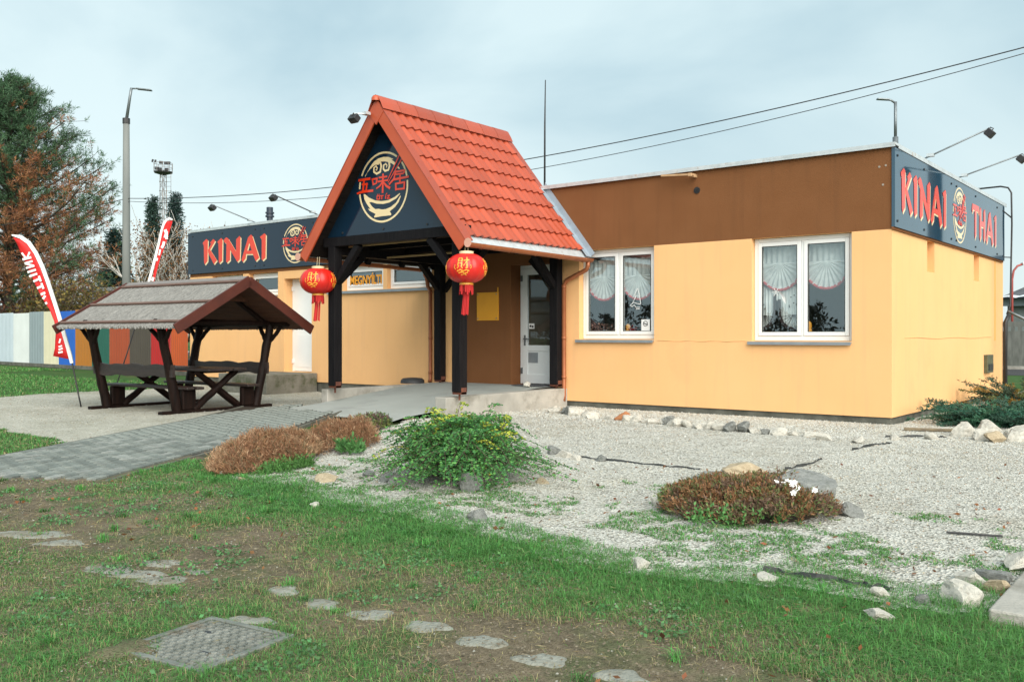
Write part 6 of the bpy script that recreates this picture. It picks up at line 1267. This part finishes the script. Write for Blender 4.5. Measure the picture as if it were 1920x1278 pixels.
dens = np.clip(.36+1.5*(g-.38)+.9*lush-.50*track-.45*worn+.35*(y < -11.1), .04, 1)*np.clip(4.2/Z,.35,1); ok = rng.uniform(size=len(x)) < dens*.90; x, y, Z, lush, g, track = x[ok], y[ok], Z[ok], lush[ok], g[ok], track[ok]; n = len(x)
tuft = pnoise(x,y,7,3); ln = (.014+.022*rng.uniform(size=n)**2+.050*lush*rng.uniform(.2,1,n)**1.5+.030*(tuft > .74)*rng.uniform(size=n))*(.75+.5*g); wd = rng.uniform(.0018,.0036,n)*np.clip(Z/5,.9,1.8)
blades('front_grass', x, y, ln, wd, gcol(n, np.clip(.33-.5*lush+.5*track-.7*(g-.5),.03,.9)), 'patchy grass with bare soil in the foreground')
# longer tufts: radiating clumps along the gravel edge and here and there in the turf
tx, ty, tZ = wedge(700, 2.8, 8.5); td = np.interp(tx, ex_, ey_)-ty; ok = free(tx,ty) & (td > -.1) & (ty < -8.3) & ((rng.uniform(size=len(tx)) < np.clip(1-td/1.1,.22,1))) & ~((np.abs(tx-.535) < .32) & (np.abs(ty+11.355) < .32)); tx, ty, tZ = tx[ok], ty[ok], tZ[ok]; k = 46; n = len(tx)*k
r_ = np.abs(rng.normal(0,.028,n)); a_ = rng.uniform(0,6.283,n); hh_ = np.repeat(rng.uniform(.035,.085,len(tx)),k); hue = np.repeat(rng.uniform(.65,1.35,len(tx)),k)[:,None]
blades('grass_tufts', np.repeat(tx,k)+r_*np.cos(a_), np.repeat(ty,k)+r_*np.sin(a_), hh_*rng.uniform(.5,1.15,n), rng.uniform(.0025,.0045,n)*np.repeat(np.clip(tZ/5,.9,1.6),k), gcol(n,.06)*hue*np.array([[.9,1.05,.95]]), 'longer grass tufts at the gravel edge and in the turf', 1.0)
# broad-leaved weeds, straw and small clods in the turf
x, y, Z = wedge(115000, 2.8, 9); dist = np.interp(x, ex_, ey_)-y; ok = free(x,y) & (dist > .05) & (y < -8.2) & (fbm(x,y,2.3,21) > .60) & (pnoise(x,y,8,22) > .45) & ~((np.abs(x-.535) < .3) & (np.abs(y+11.355) < .3)); x, y = x[ok], y[ok]; n = len(x); D_ = rdir(n); D_[:,2] = np.abs(D_[:,2])*.5+.1
o = leaves('turf_weeds', np.stack([x,y,rng.uniform(.0,.018,n)],1), unit(D_), rng.uniform(.012,.028,n), rng.uniform(.009,.018,n), jitcol((.085,.20,.075),n,.35), LEAF, None); tag(o, 'broad-leaved weeds mixed into the foreground turf', 'weeds', kind='stuff')
x, y, Z = wedge(33000, 2.8, 9); ok = free(x,y) & (np.interp(x, ex_, ey_)-y > .1) & (fbm(x,y,1.2,31) > .40); x, y = x[ok], y[ok]; n = len(x); D_ = rdir(n); D_[:,2] *= .12
o = leaves('straw_litter', np.stack([x,y,rng.uniform(.002,.014,n)],1), unit(D_), rng.uniform(.02,.06,n), rng.uniform(.0015,.003,n), jitcol((.30,.24,.13),n,.4), LEAF, None); tag(o, 'dry straw and dead blades lying on the foreground soil', 'litter', kind='stuff')
stones('soil_clods', [(-9,-14.5),(6,-14.5),(6,-9.4),(1.2,-9.5),(-1,-9.2),(-4,-8.8),(-9,-9)], 52000, 2.8, 8.5, .003, .011, [(.17,.14,.10),(.13,.11,.075),(.22,.19,.14),(.30,.29,.25),(.10,.08,.06)], 'small clods and pebbles on the bare foreground soil', thin=lambda x, y: fbm(x,y,1.6,11) < .56)
x, y, Z = wedge(380000, 4.5, 9.5); ok = free(x,y) & inpoly(x,y,BEDG) & (x > -3.5); dd_ = y-np.interp(x,ex_,ey_); w_ = fbm(x,y,2.6,15)-.10*np.clip(dd_-.2,0,3)+.10*np.exp(-((x-1.6)/.9)**2)*(dd_ < 1.6); ok &= (w_ > .455) & (pnoise(x,y,9,4) > .40) & (dd_ < 2.6); x, y, Z = x[ok], y[ok], Z[ok]; n = len(x)
blades('gravel_weeds', x, y, .014+.035*rng.uniform(size=n), rng.uniform(.004,.008,n), gcol(n,.08), 'green weeds growing through the white gravel')
x, y, Z = wedge(480000, 15, 42, -300, 700); ok = ~inpoly(x+.5*(fbm(x,y,.9,3)-.5),y,YARDP) & (x < -9) & (y < 3.0) & (y < 4.4-(x+40)*.08) & free(x,y); x, y, Z = x[ok], y[ok], Z[ok]; k_ = rng.uniform(size=len(x)) < .2; x, y, Z = x[k_], y[k_], Z[k_]; n = len(x)
blades('far_lawn_grass', x, y, rng.uniform(.03,.075,n), rng.uniform(.008,.016,n)*Z/20, gcol(n,.12)*1.0, 'green lawn between the yard and the coloured fence')
x, y, Z = wedge(75000, 8.0, 15, -450, 330); ok = ~inpoly(x+.35*(fbm(x,y,1.1,3)-.5)*2,y+.3*(fbm(x,y,1.1,5)-.5)*2,YARDP) & (x < -5.6) & free(x,y) & (y > -11.5); x, y, Z = x[ok], y[ok], Z[ok]; n = len(x)
blades('side_grass', x, y, rng.uniform(.02,.06,n), rng.uniform(.007,.013,n), gcol(n,.2), 'grass corner between the yard and the path at left')
x, y, Z = wedge(700, 3.3, 9); ok = free(x,y) & (fbm(x,y,.9,17) > .46); x, y = x[ok], y[ok]; n = len(x); D_ = rdir(n); D_[:,2] *= .25
o = leaves('fallen_leaves', np.stack([x,y,rng.uniform(.012,.03,n)],1), unit(D_), rng.uniform(.02,.05,n), rng.uniform(.012,.03,n), jitcol((.22,.09,.04),n,.5), LEAF, None); tag(o, 'small brown fallen leaves scattered over turf and gravel', 'leaves', kind='stuff')

# ------------------------------------------------------------------ someone standing inside, behind the left window
def person(pos, rz):
    V = [(0,0,.92),(0,0,1.10),(0,0,1.32),(0,0,1.45),(0,.01,1.52),(0,.02,1.62),(0,.0,1.70),(.10,0,.88),(.11,0,.48),(.11,.02,.08),(.12,-.12,.03),(-.10,0,.88),(-.11,0,.48),(-.11,.02,.08),(-.12,-.12,.03),(.19,0,1.40),(.25,.01,1.14),(.26,-.05,.90),(-.19,0,1.40),(-.25,.01,1.14),(-.26,-.05,.90)]
    E = [(0,1),(1,2),(2,3),(3,4),(4,5),(5,6),(0,7),(7,8),(8,9),(9,10),(0,11),(11,12),(12,13),(13,14),(3,15),(15,16),(16,17),(3,18),(18,19),(19,20)]
    Rr = [.17,.155,.18,.14,.06,.095,.07,.095,.065,.05,.04,.095,.065,.05,.04,.075,.052,.038,.075,.052,.038]
    for s, w in ((1,17),(-1,20)):
        for f in range(5):
            b = len(V); fx_ = (f-2)*.017
            if f == 0: V += [(s*.235,-.075,.88),(s*.225,-.10,.84)]
            else: V += [(s*.265,-.05+fx_,.83-.004*abs(f-2)),(s*.258,-.055+fx_,.78-.006*abs(f-2))]
            E += [(w,b),(b,b+1)]; Rr += [.010,.008]
    me = bpy.data.meshes.new('person'); me.from_pydata(V, E, []); o = bpy.data.objects.new('person', me); col.objects.link(o)
    sk = o.modifiers.new('skin','SKIN')
    for i, d in enumerate(me.skin_vertices[0].data): d.radius = (Rr[i], Rr[i]*(.72 if i < 4 else 1)); d.use_root = (i == 0)
    sb2 = o.modifiers.new('sub','SUBSURF'); sb2.levels = 2; sb2.render_levels = 2; o.location = pos; o.rotation_euler = (0,0,rz)
    m = bpy.data.materials.new('person_clothes'); m.use_nodes = True; nt = m.node_tree; p = nt.nodes['Principled BSDF']; p.inputs['Roughness'].default_value = .85; tc = nt.nodes.new('ShaderNodeTexCoord'); sx = nt.nodes.new('ShaderNodeSeparateXYZ'); r = nt.nodes.new('ShaderNodeValToRGB'); r.color_ramp.interpolation = 'CONSTANT'; mr = nt.nodes.new('ShaderNodeMapRange'); mr.inputs['From Max'].default_value = 2
    e = r.color_ramp.elements; e[0].color = (.02,.02,.025,1); e[1].position = .42; e[1].color = (.02,.022,.026,1); q = e.new(.775); q.color = (.45,.28,.2,1); nt.links.new(tc.outputs['Object'], sx.inputs[0]); nt.links.new(sx.outputs['Z'], mr.inputs['Value']); nt.links.new(mr.outputs[0], r.inputs[0]); nt.links.new(r.outputs[0], p.inputs['Base Color']); me.materials.append(m); tag(o, 'person in a dark jacket standing inside behind the left window', 'person')
    bm = bmesh.new(); bmesh.ops.create_icosphere(bm, subdivisions=3, radius=1); 
    for v in bm.verts: v.co = Vector((v.co.x*.108, .035+v.co.y*.115, 1.655+v.co.z*.125))
    bmesh.ops.delete(bm, geom=[v for v in bm.verts if v.co.y < -.035 and v.co.z < 1.71], context='VERTS'); me2 = bpy.data.meshes.new('hair'); bm.to_mesh(me2); bm.free(); me2.materials.append(M('dark_hair', (.015,.011,.01), (.03,.022,.02), rough=.6)); h = bpy.data.objects.new('hair', me2); col.objects.link(h); h.parent = o
    bm = bmesh.new()
    for s in (-1,1):
        for c_, r_ in (((s*.034,-.082,1.645),.011),((s*.098,.015,1.63),.02)): 
            g = bmesh.ops.create_icosphere(bm, subdivisions=1, radius=r_); bmesh.ops.translate(bm, verts=g['verts'], vec=c_)
    g = bmesh.ops.create_icosphere(bm, subdivisions=1, radius=.016); bmesh.ops.translate(bm, verts=g['verts'], vec=(0,-.098,1.615)); me3 = bpy.data.meshes.new('face'); bm.to_mesh(me3); bm.free(); me3.materials.append(M('skin_tone', (.45,.28,.2))); f = bpy.data.objects.new('face', me3); col.objects.link(f); f.parent = o
person((-5.50,.80,.38), R(150))
# things on the inner window ledges
m = MB(); m.box(-5.4,-3.8,.26,.62,1.20,1.245); o = m.build('inner_ledge', WHT, bld); m = MB(); m.box(-2.1,-.55,.24,.6,1.18,1.225); m.build('inner_ledge', WHT, bld)
fl = empty('dried_flowers', (-5.05,.45,1.245), 'dried flowers along the inner ledge of the left window', 'flowers'); P = np.stack([rng.uniform(-5.45,-4.75,420),rng.uniform(.36,.56,420),1.25+rng.uniform(0,1,420)**1.6*.24],1); leaves('petals', P, rdir(420), rng.uniform(.03,.06,420), rng.uniform(.02,.045,420), jitcol((.30,.17,.14),420,.5), LEAF, fl)
fg = empty('gold_figurine', (-4.55,.4,1.245), 'gold and red figurine on the left window ledge', 'figurine'); m = MB(); m.lathe([(.001,0),(.06,0),(.07,.05),(.05,.11),(.035,.14),(.045,.17),(.04,.21),(.001,.235)], (-4.57,.38,1.245), 14); m.build('body', GOLD, fg, True); P = np.array([(-4.50,.38,1.33)])+rng.normal(0,.045,(120,3)); leaves('red_flowers', P, rdir(120), .04, .03, jitcol((.35,.03,.03),120,.4), LEAF, fg)
fg = empty('gold_figurine', (-1.30,.38,1.225), 'small gold figurine on the right window ledge', 'figurine'); m = MB(); m.lathe([(.001,0),(.05,0),(.06,.05),(.04,.12),(.03,.15),(.038,.19),(.03,.24),(.001,.27)], (-1.32,.36,1.225), 14); m.build('body', GOLD, fg, True)
